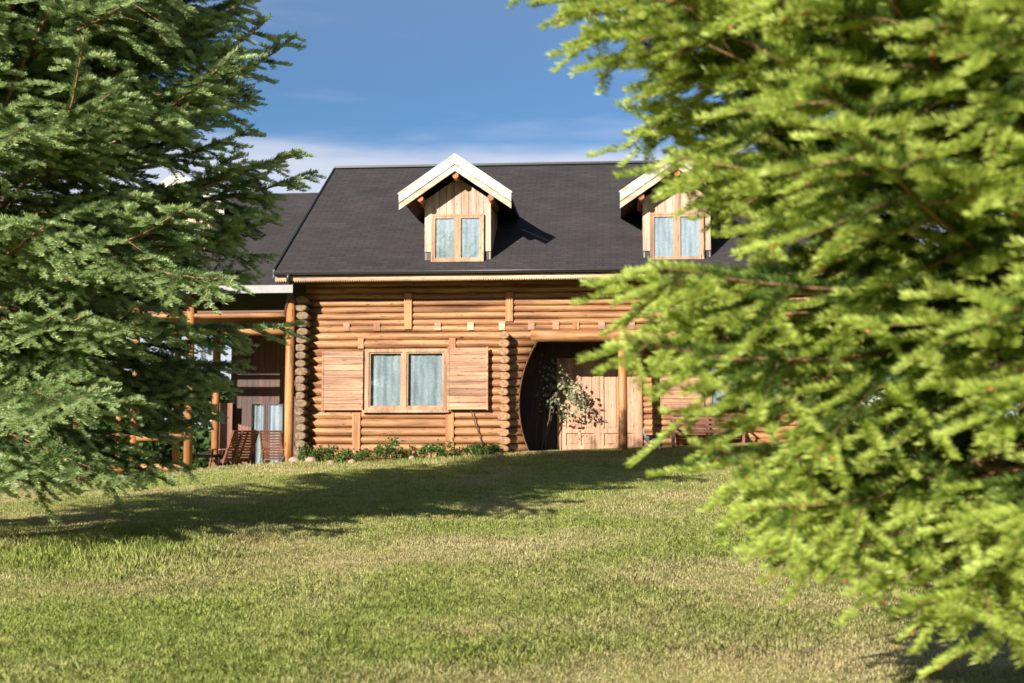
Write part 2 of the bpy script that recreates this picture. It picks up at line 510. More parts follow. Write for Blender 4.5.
build_grass()

# ------------------------------------------------------------------ house
house = empty('log_house', HO, TH)
tag(house, 'log house of orange timber with dark shingle roof, white edged dormers and open veranda', 'house')
FO = cam_ob.location
def P(px, py, v):
    """point of the plane at depth v of the facade (u along it, z above the house base) behind a measured spot of the photograph"""
    a = (px - 512) / F; b = (341.5 - py) / F
    d = Vector((a, math.cos(PITCH) - b * math.sin(PITCH), math.sin(PITCH) + b * math.cos(PITCH)))
    t = (v - (FO - HO).dot(VV)) / d.dot(VV)
    q = FO + d * t - HO
    return q.dot(UU), q.z
def U(px, v=0.0, py=380): return P(px, py, v)[0]
def Zp(py, v=0.0, px=450): return P(px, py, v)[1]

uL = U(305); uR = 8.0                      # outer walls
zE = Zp(269, -0.85); vR = 5.45; zR = Zp(166.5, vR)
slope = (zR - zE) / (vR + 0.85)
uVL = U(275, -0.85, 269); uVR = uR + 0.5
vBack = 2 * vR + 0.85
T = 0.13

# main wall of logs
R = 0.078; PIT = 0.15; PLOW = 0.187
zTop = Zp(280, 0)
zBlk0, zBlk1 = Zp(330.5), Zp(322)
zBeam = Zp(341.5, 0); zWin0 = Zp(410, 0); zWin1 = Zp(348.5, 0)
uW0, uW1 = U(365), U(448)
# round opening of the porch
cA = P(637, 404, 0); rA = U(637) - U(519)
def arc_u(z):
    d = rA * rA - (z - cA[1]) ** 2
    return cA[0] - math.sqrt(max(d, 0.02))
zBlk0, zBlk1 = Zp(330.5), Zp(322)
wall = MB()
zrow = []
z = -0.30
while z + PLOW < zBlk0 - .02: zrow.append((z + PLOW / 2, PLOW / 2)); z += PLOW
pz = (zTop - z) / round((zTop - z) / .155)
while z < zTop - .05: zrow.append((z + pz / 2, pz / 2)); z += pz
for z, rr in zrow:
    spans = []
    end = arc_u(z) if z < zBeam else uR
    if zWin0 - .05 < z < zWin1 + .05:
        spans = [(uL, uW0 + .02), (uW1 - .02, end)]
    else:
        # long rows are pieced from shorter logs
        c = [uL, end]
        spans = [(uL, end)]
    for a, b in spans: wall.log(a, b, .075, z, rr * random.uniform(1.0, 1.11))
front = wall.build('log_wall', M_log, house)
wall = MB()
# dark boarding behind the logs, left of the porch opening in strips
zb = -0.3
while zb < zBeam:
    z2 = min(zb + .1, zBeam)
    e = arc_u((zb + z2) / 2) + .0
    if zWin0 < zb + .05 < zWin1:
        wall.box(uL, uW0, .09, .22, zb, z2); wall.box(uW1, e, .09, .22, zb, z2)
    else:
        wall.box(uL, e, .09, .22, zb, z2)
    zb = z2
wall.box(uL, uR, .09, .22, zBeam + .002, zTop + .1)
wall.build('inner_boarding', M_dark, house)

side = MB()   # gable and rear walls
zg = lambda v: zE + slope * (v + .85) - T - .06
for uu, w in ((uL, .18), (uR - .18, .18)):
    side.prism([(uu, .23, -.3), (uu, vBack - .7, -.3), (uu, vBack - .7, zg(-.85) + .2), (uu, vR, zg(vR)), (uu, .23, zg(.23))], (w, 0, 0))
    for i in range(32):
        z = -.3 + PIT * (i + .5)
        if z > zE: break
        xs = uu if uu == uL else uu + w
        side.tube([(xs, .23, z), (xs, vBack - .7, z)], R, 8)
side.box(uL + .19, uR - .19, vBack - .9, vBack - .7, -.3, zg(-.85) + .2)
side.build('side_wall', M_logy, house)
plinth = MB(); plinth.box(uL - .02, arc_u(-.1) - .05, .02, .2, -1.2, -.22); plinth.build('plinth', M_plinth, house)

# log ends of the crossing walls
def log_ends(pxc, py0, py1, wpx, m, stub, flare):
    u = U(pxc); z0, z1 = Zp(py1), Zp(py0)
    pit = .187; n = int((z1 - z0) / pit)
    for i in range(n):
        z = z0 + pit * (i + .5)
        b = MB()
        r = pit / 2 * random.uniform(.97, 1.08); wx = wpx * random.uniform(.85, 1.12)
        L_ = stub + random.uniform(-.05, .03) + (flare * max(0, (i - n + 5)) / 5)
        k = random.choice((7, 8, 9)); off = random.uniform(-.025, .025); tw = random.random()
        ring = [(u + off + r * wx * math.cos(tw + 2 * math.pi * q / k), z + r * .98 * math.sin(tw + 2 * math.pi * q / k)) for q in range(k)]
        pts = [(a, -L_, c) for a, c in ring]
        ch = [(u + off + (a - u - off) * .86, -L_ - .012, z + (c - z) * .86) for a, c in ring]
        back = [(a, .1, c) for a, c in ring]
        b.add(ch + pts + back, [tuple(range(k))[::-1]] + [(q, (q + 1) % k, k + (q + 1) % k, k + q) for q in range(k)] + [(k + q, k + (q + 1) % k, 2 * k + (q + 1) % k, 2 * k + q) for q in range(k)])
        b.build('log_end', m, house)
log_ends(304, 296, 464, 1.5, M_end, .36, .0)
log_ends(505, 331, 453, 1.4, M_end2, .33, .05)

# uprights and joist ends set in the log wall
def upright(x0, x1, y0, y1, v=-.045, m=M_post, name='wall_post'):
    b = MB(); u0, u1 = U(x0), U(x1); b.box(u0, u1, v, .08, Zp(y1), Zp(y0)); return b.build(name, m, house)
for q in ((404, 411.5, 293, 329), (505.5, 513, 293, 322), (353, 361, 412.5, 455), (446, 454, 412.5, 455), (358, 363.5, 338, 348), (449, 455.5, 338, 348)):
    upright(*q)
for x in (346, 376.5, 437.5, 470.5, 502, 531.5, 556, 576, 602, 632, 664, 696):
    b = MB(); u = U(x); b.box(u - .075, u + .075, -.022, .08, zBlk0 + .005, zBlk1 - .005); b.build('joist_end', random.choice((M_shut, M_shut, M_post, M_trim)), house)
b = MB(); b.log(arc_u(zBeam) - .15, uR, .06, (zBeam + zBlk0) / 2, (zBlk0 - zBeam) * .56, 14); b.build('porch_beam', M_beam, house)

# ground floor window with shutters
def window(name, x0, x1, y0, y1, v, mull, parent, fw=5.5, fmat=M_frame):
    """casement window between the photo columns x0..x1; mull: centre column(s) of the mullions"""
    u0, u1 = U(x0, v), U(x1, v); z0, z1 = Zp(y1, v), Zp(y0, v)
    k = fw / 43.0
    fr = MB(); d0, d1 = v - .05, v + .06
    fr.box(u0, u0 + k, d0, d1, z0, z1); fr.box(u1 - k, u1, d0, d1, z0, z1)
    fr.box(u0 + k, u1 - k, d0, d1, z1 - k * .8, z1); fr.box(u0 + k, u1 - k, d0, d1, z0, z0 + k * .8)
    ms = [U(m, v) for m in mull]
    for m in ms: fr.box(m - k * .55, m + k * .55, d0 + .004, d1, z0 + k * .8, z1 - k * .8)
    fo = fr.build(name, fmat, parent)
    edges = [u0 + k] + [e for m in ms for e in (m - k * .55, m + k * .55)] + [u1 - k]
    for i in range(0, len(edges), 2):
        a, b_ = edges[i], edges[i + 1]; s = .035
        sh = MB(); c0, c1 = v - .02, v + .04; za, zb_ = z0 + k * .8, z1 - k * .8
        sh.box(a, a + s, c0, c1, za, zb_); sh.box(b_ - s, b_, c0, c1, za, zb_); sh.box(a + s, b_ - s, c0, c1, zb_ - s, zb_); sh.box(a + s, b_ - s, c0, c1, za, za + s)
        p1 = fo if parent is house else parent
        sh.build('sash', fmat, p1)
        gl = MB(); gl.box(a + s, b_ - s, v + .006, v + .012, za + s, zb_ - s); gl.build('pane', M_glass, p1)
        cu = MB(); cu.smooth = True
        n = max(10, int((b_ - a) / .022)); ph = random.uniform(0, 6)
        o = len(cu.v)
        for q in range(n + 1):
            x = a + (b_ - a) * q / n
            y = v + .075 + .006 * math.sin(q * .9 + ph) + .007 * math.sin(q * .31 + 2 * ph)
            cu.v += [(x, y, za), (x, y + .005, zb_)]
        for q in range(n): cu.face((o + 2 * q, o + 2 * q + 2, o + 2 * q + 3, o + 2 * q + 1))
        cu.build('curtain', M_cloth, p1)
    return fo, (u0, u1, z0, z1)
wf, wr = window('window', 365, 448, 348.5, 410.5, .0, [404.5], house, fw=4.2)
b = MB(); b.box(wr[0] - .04, wr[1] + .04, -.13, -.052, wr[2] - .05, wr[2] + .01); b.build('sill', M_frame, wf)
def shutter(x0, x1, y0, y1, v, name='shutter'):
    u0, u1 = U(x0, v), U(x1, v); z0, z1 = Zp(y1, v), Zp(y0, v)
    b = MB(); n = 9; h = (z1 - z0) / n
    for i in range(n):
        dy = random.uniform(-.003, .003)
        b.box(u0 + .035, u1 - .035, v + dy, v + .03, z0 + i * h + .004, z0 + (i + 1) * h - .004)
    b.box(u0, u0 + .034, v - .012, v + .04, z0 - .01, z1 + .01); b.box(u1 - .034, u1, v - .012, v + .04, z0 - .01, z1 + .01)
    b.box(u0 + .036, u1 - .036, v + .031, v + .038, z0 + .01, z1 - .01)
    return b.build(name, M_shut, house)
shutter(322, 363, 350.5, 410, -.09); shutter(447.5, 488, 347.5, 409.5, -.16)
b = MB(); p0, p1 = P(471, 411, -.13), P(483, 446, -.05)
b.bar((p0[0], -.13, p0[1]), (p1[0], -.05, p1[1]), .022, .022); b.build('shutter_prop', M_stem, house)

# roofs
def slab(name, u0, u1, v0, z0, v1, z1, t, m, parent):
    b = MB()
    b.prism([(u0, v0, z0), (u0, v1, z1), (u0, v1, z1 - t), (u0, v0, z0 - t)], (u1 - u0, 0, 0))
    return b.build(name, m, parent)
roof = slab('roof', uVL, uVR, -.85, zE, vR, zR, T, M_roof, house)
slab('rear_roof', uVL, uVR, vBack, zE, vR + .001, zR, T, M_roof, house)
b = MB(); b.bar((uVL - .02, vR, zR + .02), (uVR, vR, zR + .02), .22, .06); b.build('ridge_cap', M_metal, roof)
for uu in (uVL - .045, uVR + .002):
    b = MB(); b.prism([(uu, -.87, zE + .035), (uu, vR, zR + .035), (uu, vR, zR - T - .03), (uu, -.87, zE - T - .03)], (.042, 0, 0)); b.build('verge_board', M_black, roof)
zF0, zF1 = Zp(280, -.83), Zp(273, -.83)
fa = MB()
n = int((uVR - uVL) / .055)
fa.box(uVL, uVR, -.84, -.805, zF0 + .03, zF1)
fa.cur = 0
for i in range(n):
    a = uVL + (uVR - uVL) * i / n; w = (uVR - uVL) / n
    fa.prism([(a, -.84, zF0 + .03), (a + w, -.84, zF0 + .03), (a + w * .5, -.84, zF0 - .02)], (0, .034, 0))
fa.build('fascia', M_trim, house)
b = MB(); b.box(uVL, uVR, -.804, .2, zF0 + .05, zF0 + .075); b.build('soffit', M_ceil, house)
# eaves gutter
gu = MB(); gu.smooth = True
rg = .07; zc = zE - .045
o = 0
prof = [(-.93 + rg * math.cos(a) * -1, zc - rg * math.sin(a)) for a in [math.pi * k / 8 for k in range(9)]]
prof2 = [(-.93 + (rg - .006) * math.cos(a) * -1, zc - (rg - .006) * math.sin(a)) for a in [math.pi * k / 8 for k in range(9)]][::-1]
pr = prof + prof2
gu.prism([(uVL, y, z) for y, z in pr], (uVR - uVL, 0, 0))
gut = gu.build('gutter', M_metal, house)
dp = MB()
pu = U(294.5, -.2); 
dp.tube([(pu, -.93, zc - .03), (pu, -.93, zc - .16), (pu - .02, -.55, zc - .45), (pu - .02, -.30, zc - .68), (pu - .02, -.30, .38), (pu - .08, -.34, .26), (pu - .22, -.46, .02), (pu - .26, -.5, -.25)],
        [.045, .045, .045, .045, .045, .05, .075, .085], 10)
dp.build('downpipe', M_metal, house)

# dormers
def dormer(px, py, scale=1.0, rv=None, v0=-.97):
    """gabled dormer whose apex stands at the photo point px, py; rv(v): height of the roof it sits on"""
    ua, za = P(px, py, v0)
    s = scale / 43.0 * ((30 + v0) / 30)
    D = MB()
    vf = v0 + .55
    zt = lambda du: za - .69 * abs(du) - .46 * scale       # underside of the roof at the front
    hw = 34.5 * s
    strips = 9
    zbot = za - 95.5 * s
    for i in range(strips):
        a = -hw + 2 * hw * i / strips + .004; c = -hw + 2 * hw * (i + 1) / strips - .004
        dv = random.uniform(0, .006)
        pts = [(ua + a, vf + dv, zbot), (ua + c, vf + dv, zbot), (ua + c, vf + dv, zt(c) + .05)]
        if a < 0 < c: pts.append((ua, vf + dv, zt(0) + .05))
        pts.append((ua + a, vf + dv, zt(a) + .05))
        D.prism(pts, (0, .03, 0))
    # cheeks
    for sg in (-1, 1):
        zz0 = zt(hw) + .04
        ve = v0 + 2.4 * scale
        x = ua + sg * (hw - .02)
        D.prism([(x, vf + .035, zbot - .25), (x, vf + .035, zz0), (x, ve, zz0), (x, ve, zbot + .8)], (-.02 * sg, 0, 0))
    d_ = MB(); d_.prism([(ua - hw, vf + .036, zbot - .25), (ua + hw, vf + .036, zbot - .25), (ua + hw, vf + .036, zt(hw)), (ua, vf + .036, zt(0)), (ua - hw, vf + .036, zt(hw))], (0, .02, 0))
    d = D.build('dormer', M_dormer, house)
    d_.build('flashing', M_metal, d)
    ew = 57.5 * s; vb = v0 + 4.4 * scale
    th = .10 * scale
    for sg in (-1, 1):
        b = MB()
        zo = za - .03
        b.prism([(ua, v0 + .05, zo), (ua + sg * (ew - .03), v0 + .05, zo - .69 * (ew - .03)), (ua + sg * (ew - .03), v0 + .05, zo - .69 * (ew - .03) - th), (ua, v0 + .05, zo - th)], (0, vb - v0, 0))
        b.build('dormer_roof', M_roof, d)
        b = MB(); h1 = .205 * scale
        b.prism([(ua, v0 - .02, za), (ua + sg * ew, v0 - .02, za - .69 * ew), (ua + sg * ew, v0 - .02, za - .69 * ew - h1), (ua, v0 - .02, za - h1)], (0, .068, 0))
        # white capping that runs a little way back over the roof edge
        b.prism([(ua, v0 - .03, za + .035), (ua + sg * (ew + .02), v0 - .03, za - .69 * (ew + .02) + .035), (ua + sg * (ew + .02), v0 - .03, za - .69 * (ew + .02) + .003), (ua, v0 - .03, za + .003)], (0, .26, 0))
        b.build('bargeboard', M_white, d)
        b = MB(); h2 = .145 * scale; q = za - h1 - .014
        b.prism([(ua, v0 + .004, q), (ua + sg * ew, v0 + .004, q - .69 * ew), (ua + sg * ew, v0 + .004, q - .69 * ew - h2), (ua, v0 + .004, q - h2)], (0, .04, 0))
        b.build('lower_bargeboard', M_cream, d)
        b = MB(); q = za - .03 - th - .004
        b.prism([(ua, v0 + .06, q), (ua + sg * (ew - .06), v0 + .06, q - .69 * (ew - .06)), (ua + sg * (ew - .06), v0 + .06, q - .69 * (ew - .06) - .02), (ua, v0 + .06, q - .02)], (0, 2.6 * scale, 0))
        b.build('boarded_soffit', M_ceil, d)
        for kk in ((.63,) if sg == 1 else (0.0, .63)):
            b = MB(); x = ua + sg * ew * kk; z = za - .45 * scale - .69 * ew * kk + .05 * kk
            b.tube([(x, v0 + .07, z), (x, v0 + 1.6, z)], .075 * scale, 10); b.build('purlin_end', M_purlin, d)
    # window
    k = .045
    wu0, wu1 = ua - 27.3 * s, ua + 27.3 * s; wz0, wz1 = za - 106.5 * s, za - 57 * s
    fr = MB(); y0, y1 = vf - .07, vf - .004
    fr.box(wu0, wu0 + k, y0, y1, wz0, wz1); fr.box(wu1 - k, wu1, y0, y1, wz0, wz1)
    fr.box(wu0 + k, wu1 - k, y0, y1, wz1 - k, wz1); fr.box(wu0 + k, wu1 - k, y0, y1, wz0, wz0 + k)
    fr.box(ua - .03, ua + .03, y0 + .004, y1, wz0 + k, wz1 - k)
    fr.build('window_frame', M_frame, d)
    for a, c in ((wu0 + k, ua - .03), (ua + .03, wu1 - k)):
        q = .05
        b = MB(); b.box(a, a + q, vf - .06, vf - .008, wz0 + k, wz1 - k); b.box(c - q, c, vf - .06, vf - .008, wz0 + k, wz1 - k)
        b.box(a + q, c - q, vf - .06, vf - .008, wz1 - k - q, wz1 - k); b.box(a + q, c - q, vf - .06, vf - .008, wz0 + k, wz0 + k + q); b.build('sash', M_frame, d)
        b = MB(); b.box(a + q, c - q, vf - .044, vf - .038, wz0 + k + q, wz1 - k - q); b.build('pane', M_glass, d)
        cu = MB(); cu.smooth = True; n = 22
        for j in range(n + 1):
            x = a + q + (c - a - 2 * q) * j / n; y = vf - .018 + .005 * math.sin(j * 1.1) + .004 * math.sin(j * .43 + px)
            cu.v += [(x, y, wz0 + k + q), (x, y, wz1 - k - q)]
        for j in range(n): cu.face((2 * j, 2 * j + 2, 2 * j + 3, 2 * j + 1))
        cu.build('curtain', M_cloth, d)
    return d
dormer(455, 155); dormer(677, 152.5)

# porch recess
vP = 1.63
uP0, uP1 = U(500), uR - .35
zPf = 0.28                                    # porch floor
pw = MB()
uD0, uD1 = U(557, vP), U(642, vP)             # door opening
uQ0, uQ1 = U(705, vP), U(784, vP); zQ0, zQ1 = Zp(411, vP), Zp(356, vP)
for i in range(22):
    z = zPf + PIT * (i + .5)
    if z > zBeam + .1: break
    zd = Zp(360, vP)
    segs = [(uD1, uP1)]
    for a, c in segs:
        if zQ0 < z < zQ1 and a < uQ0 < c:
            pw.log(a, uQ0, vP + .07, z, R); pw.log(uQ1, c, vP + .07, z, R)
        else: pw.log(a, c, vP + .07, z, R)
pw.box(uD1 - .01, uQ0, vP + .16, vP + .25, zPf, zBeam + .2); pw.box(uQ1, uP1, vP + .16, vP + .25, zPf, zBeam + .2)
pw.box(uQ0, uQ1, vP + .16, vP + .25, zPf, zQ0); pw.box(uQ0, uQ1, vP + .16, vP + .25, zQ1, zBeam + .2)
pw.build('porch_wall', M_log, house)
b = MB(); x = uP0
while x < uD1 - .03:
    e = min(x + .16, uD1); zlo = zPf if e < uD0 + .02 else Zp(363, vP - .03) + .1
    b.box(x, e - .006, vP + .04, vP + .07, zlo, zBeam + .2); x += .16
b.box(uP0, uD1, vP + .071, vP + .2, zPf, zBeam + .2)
b.build('shade_toned_plank_wall', M_dark, house)  # planks left of the door; their dark colour stands in for recess shade
b = MB(); b.smooth = True
a0_ = math.asin(max(-1, min(1, (zBeam - .02 - cA[1]) / rA))); a1_ = math.asin(max(-1, min(1, (-.25 - cA[1]) / rA)))
na = 40; rin = rA - .012
for i in range(na + 1):
    a = a0_ + (a1_ - a0_) * i / na
    for r__, vv in ((rA + .004, -.012), (rin, -.012), (rin, .26), (rA + .004, .26)):
        b.v.append((cA[0] - r__ * math.cos(a), vv, cA[1] + r__ * math.sin(a)))
b.smooth = False
for i in range(na):
    for q in range(4): b.face((i * 4 + q, i * 4 + (q + 1) % 4, i * 4 + 4 + (q + 1) % 4, i * 4 + 4 + q))
b.build('arch_lining', M_ceil, house)
M_shade_y = wood('shade_toned_log_side', (0.045, 0.018, 0.010), (0.085, 0.034, 0.018), (0.12, 0.05, 0.026), axis='y')  # darkened copy of the side log wood, recess shade put into its colour
for uu, mm in ((uP0 - .1, M_shade_y), (uP1, M_logy)):
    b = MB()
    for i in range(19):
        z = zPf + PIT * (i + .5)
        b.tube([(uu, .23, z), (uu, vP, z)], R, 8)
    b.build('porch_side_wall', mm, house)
b = MB(); b.box(uP0 - .2, uP1 + .2, .225, vP + .26, zBeam + .16, zBeam + .22); b.build('porch_ceiling', M_dark, house)  # ceiling in dark wood too, so its colour carries the porch shade
b = MB(); b.box(arc_u(0) - .3, uR, .0, vP + .2, zPf - .14, zPf); b.build('porch_floor', M_deck, house)
b = MB(); uu = U(622.5, .08); b.tube([(uu, .08, zPf - .05), (uu + .005, .08, 1.2), (uu, .08, zBeam + .02)], [.108, .102, .104], 14); b.build('porch_post', M_post, house)
b = MB(); uu = U(823, .08); b.tube([(uu, .08, zPf - .05), (uu, .08, zBeam + .02)], .104, 14); b.build('porch_post', M_post, house)
# double door
zD1 = Zp(363, vP - .03)
df = MB(); kk = .10
df.box(uD0, uD0 + kk, vP - .06, vP + .1, zPf, zD1 + kk); df.box(uD1 - kk * 1.1, uD1, vP - .06, vP + .1, zPf, zD1 + kk); df.box(uD0 + kk, uD1 - kk * 1.1, vP - .06, vP + .1, zD1, zD1 + kk)
dframe = df.build('door_frame', M_frame, house)
uM = U(598.5, vP - .02)
for a, c, hs in ((uD0 + kk + .003, uM - .009, 1), (uM + .009, uD1 - kk * 1.1 - .003, -1)):
    lf = MB(); y0, y1 = vP - .03, vP + .02
    st = .115; zt_ = zD1 - .005; z0 = zPf + .01
    lf.box(a, a + st, y0, y1, z0, zt_); lf.box(c - st, c, y0, y1, z0, zt_)
    rails = [(z0, z0 + .12), (z0 + .42, z0 + .52), (zt_ - .14, zt_)]
    for r0, r1 in rails: lf.box(a + st, c - st, y0, y1, r0, r1)
    mid = (a + c) / 2
    for (r0, r1) in ((z0 + .12, z0 + .42), (z0 + .52, zt_ - .14)):
        lf.box(a + st, c - st, y0 + .036, y1 - .003, r0, r1)
        lf.box(a + st + .05, mid - .05, y0 + .022, y0 + .0355, r0 + .05, r1 - .05); lf.box(mid + .05, c - st - .05, y0 + .022, y0 + .0355, r0 + .05, r1 - .05); lf.box(mid - .025, mid + .025, y0 + .002, y0 + .0355, r0, r1)
    leaf = lf.build('door_leaf', M_door, house)
    if hs == -1:
        hd = MB(); hx = a + .06; hz = Zp(421, vP - .05)
        hd.box(hx - .022, hx + .022, y0 - .008, y0 - .001, hz - .11, hz + .11)
        hd.tube([(hx, y0 - .008, hz), (hx, y0 - .055, hz), (hx + .12, y0 - .06, hz - .005)], .011, 8); hd.build('handle', M_black, leaf)
    else:
        ab = MB(); ab.box(c - .03, c + .035, y0 - .018, y0 - .001, z0, zt_); ab.build('astragal', M_door, leaf)
b = MB(); ux = U(585.5, .9); b.tube([(ux, .9, zBeam + .16), (ux, .9, Zp(354, .9))], .006, 6); b.tube([(ux, .9, Zp(354, .9)), (ux, .9, Zp(356, .9)), (ux, .9, Zp(358.5, .9))], [.03, .05, .02], 8); b.build('hanging_lamp', M_black, house)
window('window', 705, 784, 356, 411, vP, [727.5, 755], house, fw=5)
shutter(660, 704, 358, 411, vP - .07); shutter(785, 803, 358, 411, vP - .07)

# left wing with open veranda
zEw = Zp(284.5, -.85, 270); vRw = 4.48; zRw = Zp(193, vRw, 300); uWL = -13.5; uWR = uL - .1
wroof = slab('wing_roof', uWL, uWR, -.85, zEw, vRw, zRw, .12, M_roof, house)
slab('wing_rear_roof', uWL, uWR, 2 * vRw + .85, zEw, vRw + .001, zRw, .12, M_roof, house)
b = MB(); b.box(uWL, uWR, -.89, -.86, zEw - .2, zEw - .02); b.build('wing_fascia', plain('grey_fascia', (0.24, 0.23, 0.22), .6), house)
dormer(178, 172, .86, v0=.5)
vV = -.25
b = MB(); b.log(uWL, U(290, vV), vV, Zp(330.5, vV, 270), .115, 12); b.build('veranda_beam', M_beam, house)
b = MB(); b.log(uWL, U(287, vV), vV + .02, Zp(315.5, vV, 270), .062, 10); b.build('veranda_rail_beam', M_beam, house)
def vpost(x, v, r, ytop=300, ybot=505):
    b = MB(); u = U(x, v, 400); z0, z1 = Zp(ybot, v, x), Zp(ytop, v, x)
    b.tube([(u, v, z0), (u + random.uniform(-.01, .01), v, (z0 + z1) / 2), (u, v, z1)], [r * 1.04, r, r * .97], 14); return b.build('veranda_post', M_post, house)
vpost(289.5, vV - .12, .105); vpost(189, vV, .10); vpost(134.5, vV, .09); vpost(216, 2.5, .10); vpost(177, 2.5, .085); vpost(78, vV, .09); vpost(120, 2.5, .085)
def vrail(x0, x1, y, v, r):
    b = MB(); b.log(U(x0, v, y), U(x1, v, y), v, Zp(y, v, (x0 + x1) / 2), r, 10); b.build('veranda_rail', M_beam, house)
for x0, x1 in ((137, 186.5), (80.5, 132)):
    vrail(x0, x1, 437, vV, .085); vrail(x0, x1, 468, vV, .10)
# the knee brace beside the downpipe
p0, p1 = P(286, 315, vV - .1), P(292, 292, -.4)
b = MB(); b.bar((p0[0], vV - .1, p0[1]), (p1[0], -.5, p1[1]), .09, .09); b.build('knee_brace', M_dark, house)
vI = 2.6
zV = -.32
b = MB(); b.box(uWL, uL - .1, -.3, vI + .3, zV - .9, zV); b.build('veranda_floor', M_deck, house)
b = MB(); b.box(uWL, uL - .1, -.2, vI + 2, Zp(334, vI, 250) + .25, Zp(334, vI, 250) + .30); b.build('veranda_ceiling', M_ceil, house)
zVc = Zp(334, vI, 250) + .25
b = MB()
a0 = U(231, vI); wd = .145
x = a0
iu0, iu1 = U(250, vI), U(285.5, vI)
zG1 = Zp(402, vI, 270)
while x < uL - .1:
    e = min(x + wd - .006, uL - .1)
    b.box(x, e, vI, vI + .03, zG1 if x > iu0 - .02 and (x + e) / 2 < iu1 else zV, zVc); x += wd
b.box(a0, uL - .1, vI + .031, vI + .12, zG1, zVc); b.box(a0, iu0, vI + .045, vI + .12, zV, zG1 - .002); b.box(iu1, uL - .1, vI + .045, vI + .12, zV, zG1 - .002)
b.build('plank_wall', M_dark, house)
b = MB()
x = U(220, vI - .3); 
while x < U(231.5, vI - .3): b.box(x, x + .08, vI - .3, vI - .27, zV, Zp(403, vI - .3, 225)); x += .085
b.build('plank_panel', M_red, house)
b = MB()
x = U(237, vI - .1)
while x < U(251, vI - .1):
    b.box(x, x + .075, vI - .1, vI - .07, zV, Zp(424 + 10 * (x - U(237, vI - .1)), vI - .1, 245)); x += .08
b.build('plank_panel', M_red, house)
# glazed veranda door with a pale curtain, one leaf standing open
gd = MB(); k = .05
for a, c in ((U(250.5, vI), U(266, vI)), (U(266, vI) + .01, U(285.5, vI))):
    gd.box(a, a + k, vI - .02, vI + .04, zV, zG1); gd.box(c - k, c, vI - .02, vI + .04, zV, zG1); gd.box(a + k, c - k, vI - .02, vI + .04, zG1 - k, zG1); gd.box(a + k, c - k, vI - .02, vI + .04, zV, zV + .1)
vd = gd.build('veranda_door', M_dark, house)
for a, c in ((U(250.5, vI) + k, U(266, vI) - k), (U(266, vI) + .01 + k, U(285.5, vI) - k)):
    b = MB(); b.box(a, c, vI + .01, vI + .016, zV + .1, zG1 - k); b.build('pane', M_glass, vd)
    cu = MB(); cu.smooth = True; n = 20
    for j in range(n + 1):
        xx = a + (c - a) * j / n; y = vI + .07 + .018 * math.sin(j * .8); cu.v += [(xx, y, zV + .1), (xx, y, zG1 - k)]
    for j in range(n): cu.face((2 * j, 2 * j + 2, 2 * j + 3, 2 * j + 1))
    cu.build('curtain', M_cloth, vd)

def H2W(u, v, z): return HO + UU * u + VV * v + Vector((0, 0, z))

# ------------------------------------------------------------------ furniture
def make_chair():
    """high-backed slatted wooden armchair; faces -y, back towards +y, origin on the floor"""
    root = empty('wooden_armchair', (0, 0, 0))
    w = .25
    b = MB()
    for i in range(6): b.box(-w + .03, w - .03, -.26 + i * .085, -.26 + i * .085 + .065, .375 + .0 * i, .397)
    b.box(-w + .031, -w + .062, -.27, .25, .33, .374); b.box(w - .062, w - .031, -.27, .25, .33, .374)
    b.build('seat', M_chair, root)
    bk = MB()
    top = Vector((0, .50, 1.08)); bot = Vector((0, .17, .30))
    for sx in (-1, 1): bk.bar(bot + Vector((sx * w, 0, 0)), top + Vector((sx * w, 0, 0)), .035, .06, (0, 1, 0))
    d = (top - bot)
    for i in range(11):
        c = bot + d * (.14 + .084 * i)
        bk.bar(c + Vector((-w + .018, 0, 0)), c + Vector((w - .018, 0, 0)), .022, .046, d)
    bk.build('backrest', M_chair, root)
    for sx in (-1, 1):
        l = MB(); l.bar((sx * w, -.30, 0), (sx * w, -.16, .62), .035, .05, (0, 1, 0)); l.build('leg', M_chair, root)
        l = MB(); l.bar((sx * (w - .036), .36, 0), (sx * (w - .036), -.20, .40), .032, .05, (0, 1, 0)); l.build('leg', M_chair, root)
        a = MB(); a.box(sx * w - .04, sx * w + .04, -.26, .34, .621, .648); a.build('armrest', M_chair, root)
    return root
ch = make_chair()
def put(o, px, v, rz, z=zV):
    q = H2W(U(px, v, 450), v, z); o.location = q; o.rotation_euler = (0, 0, TH + rz)
tag(ch, 'slatted wooden armchair with its back to the lawn in front of the glazed veranda door', 'armchair', 'wooden armchairs on the veranda')
put(ch, 275.5, 1.2, math.pi)
c2 = copy_tree(ch); put(c2, 236, 1.0, -math.pi / 2 - .55); c2['label'] = 'wooden armchair nearest the white door leaf, reclining back turned to it'
c3 = copy_tree(ch); put(c3, 225, .75, -math.pi / 2 - .45); c3['label'] = 'wooden armchair between the other reclining chair and the dark table'
tb = empty('wooden_table', (0, 0, 0))
tag(tb, 'low dark wooden table beside the veranda armchairs', 'table')
b = MB(); 
for i in range(5): b.box(-.45, .45, -.30 + i * .121, -.30 + i * .121 + .114, .50, .53)
b.build('table_top', M_dark, tb)
b = MB()
for y in (-.25, .22): b.box(-.40, .40, y, y + .03, .43, .499)
b.build('apron', M_dark, tb)
for sx in (-1, 1):
    for sy in (-1, 1):
        b = MB(); b.box(sx * .38 - .03, sx * .38 + .03, sy * .24 - .03, sy * .24 + .03, 0, .43); b.build('leg', M_dark, tb)
put(tb, 203, 1.1, .1)

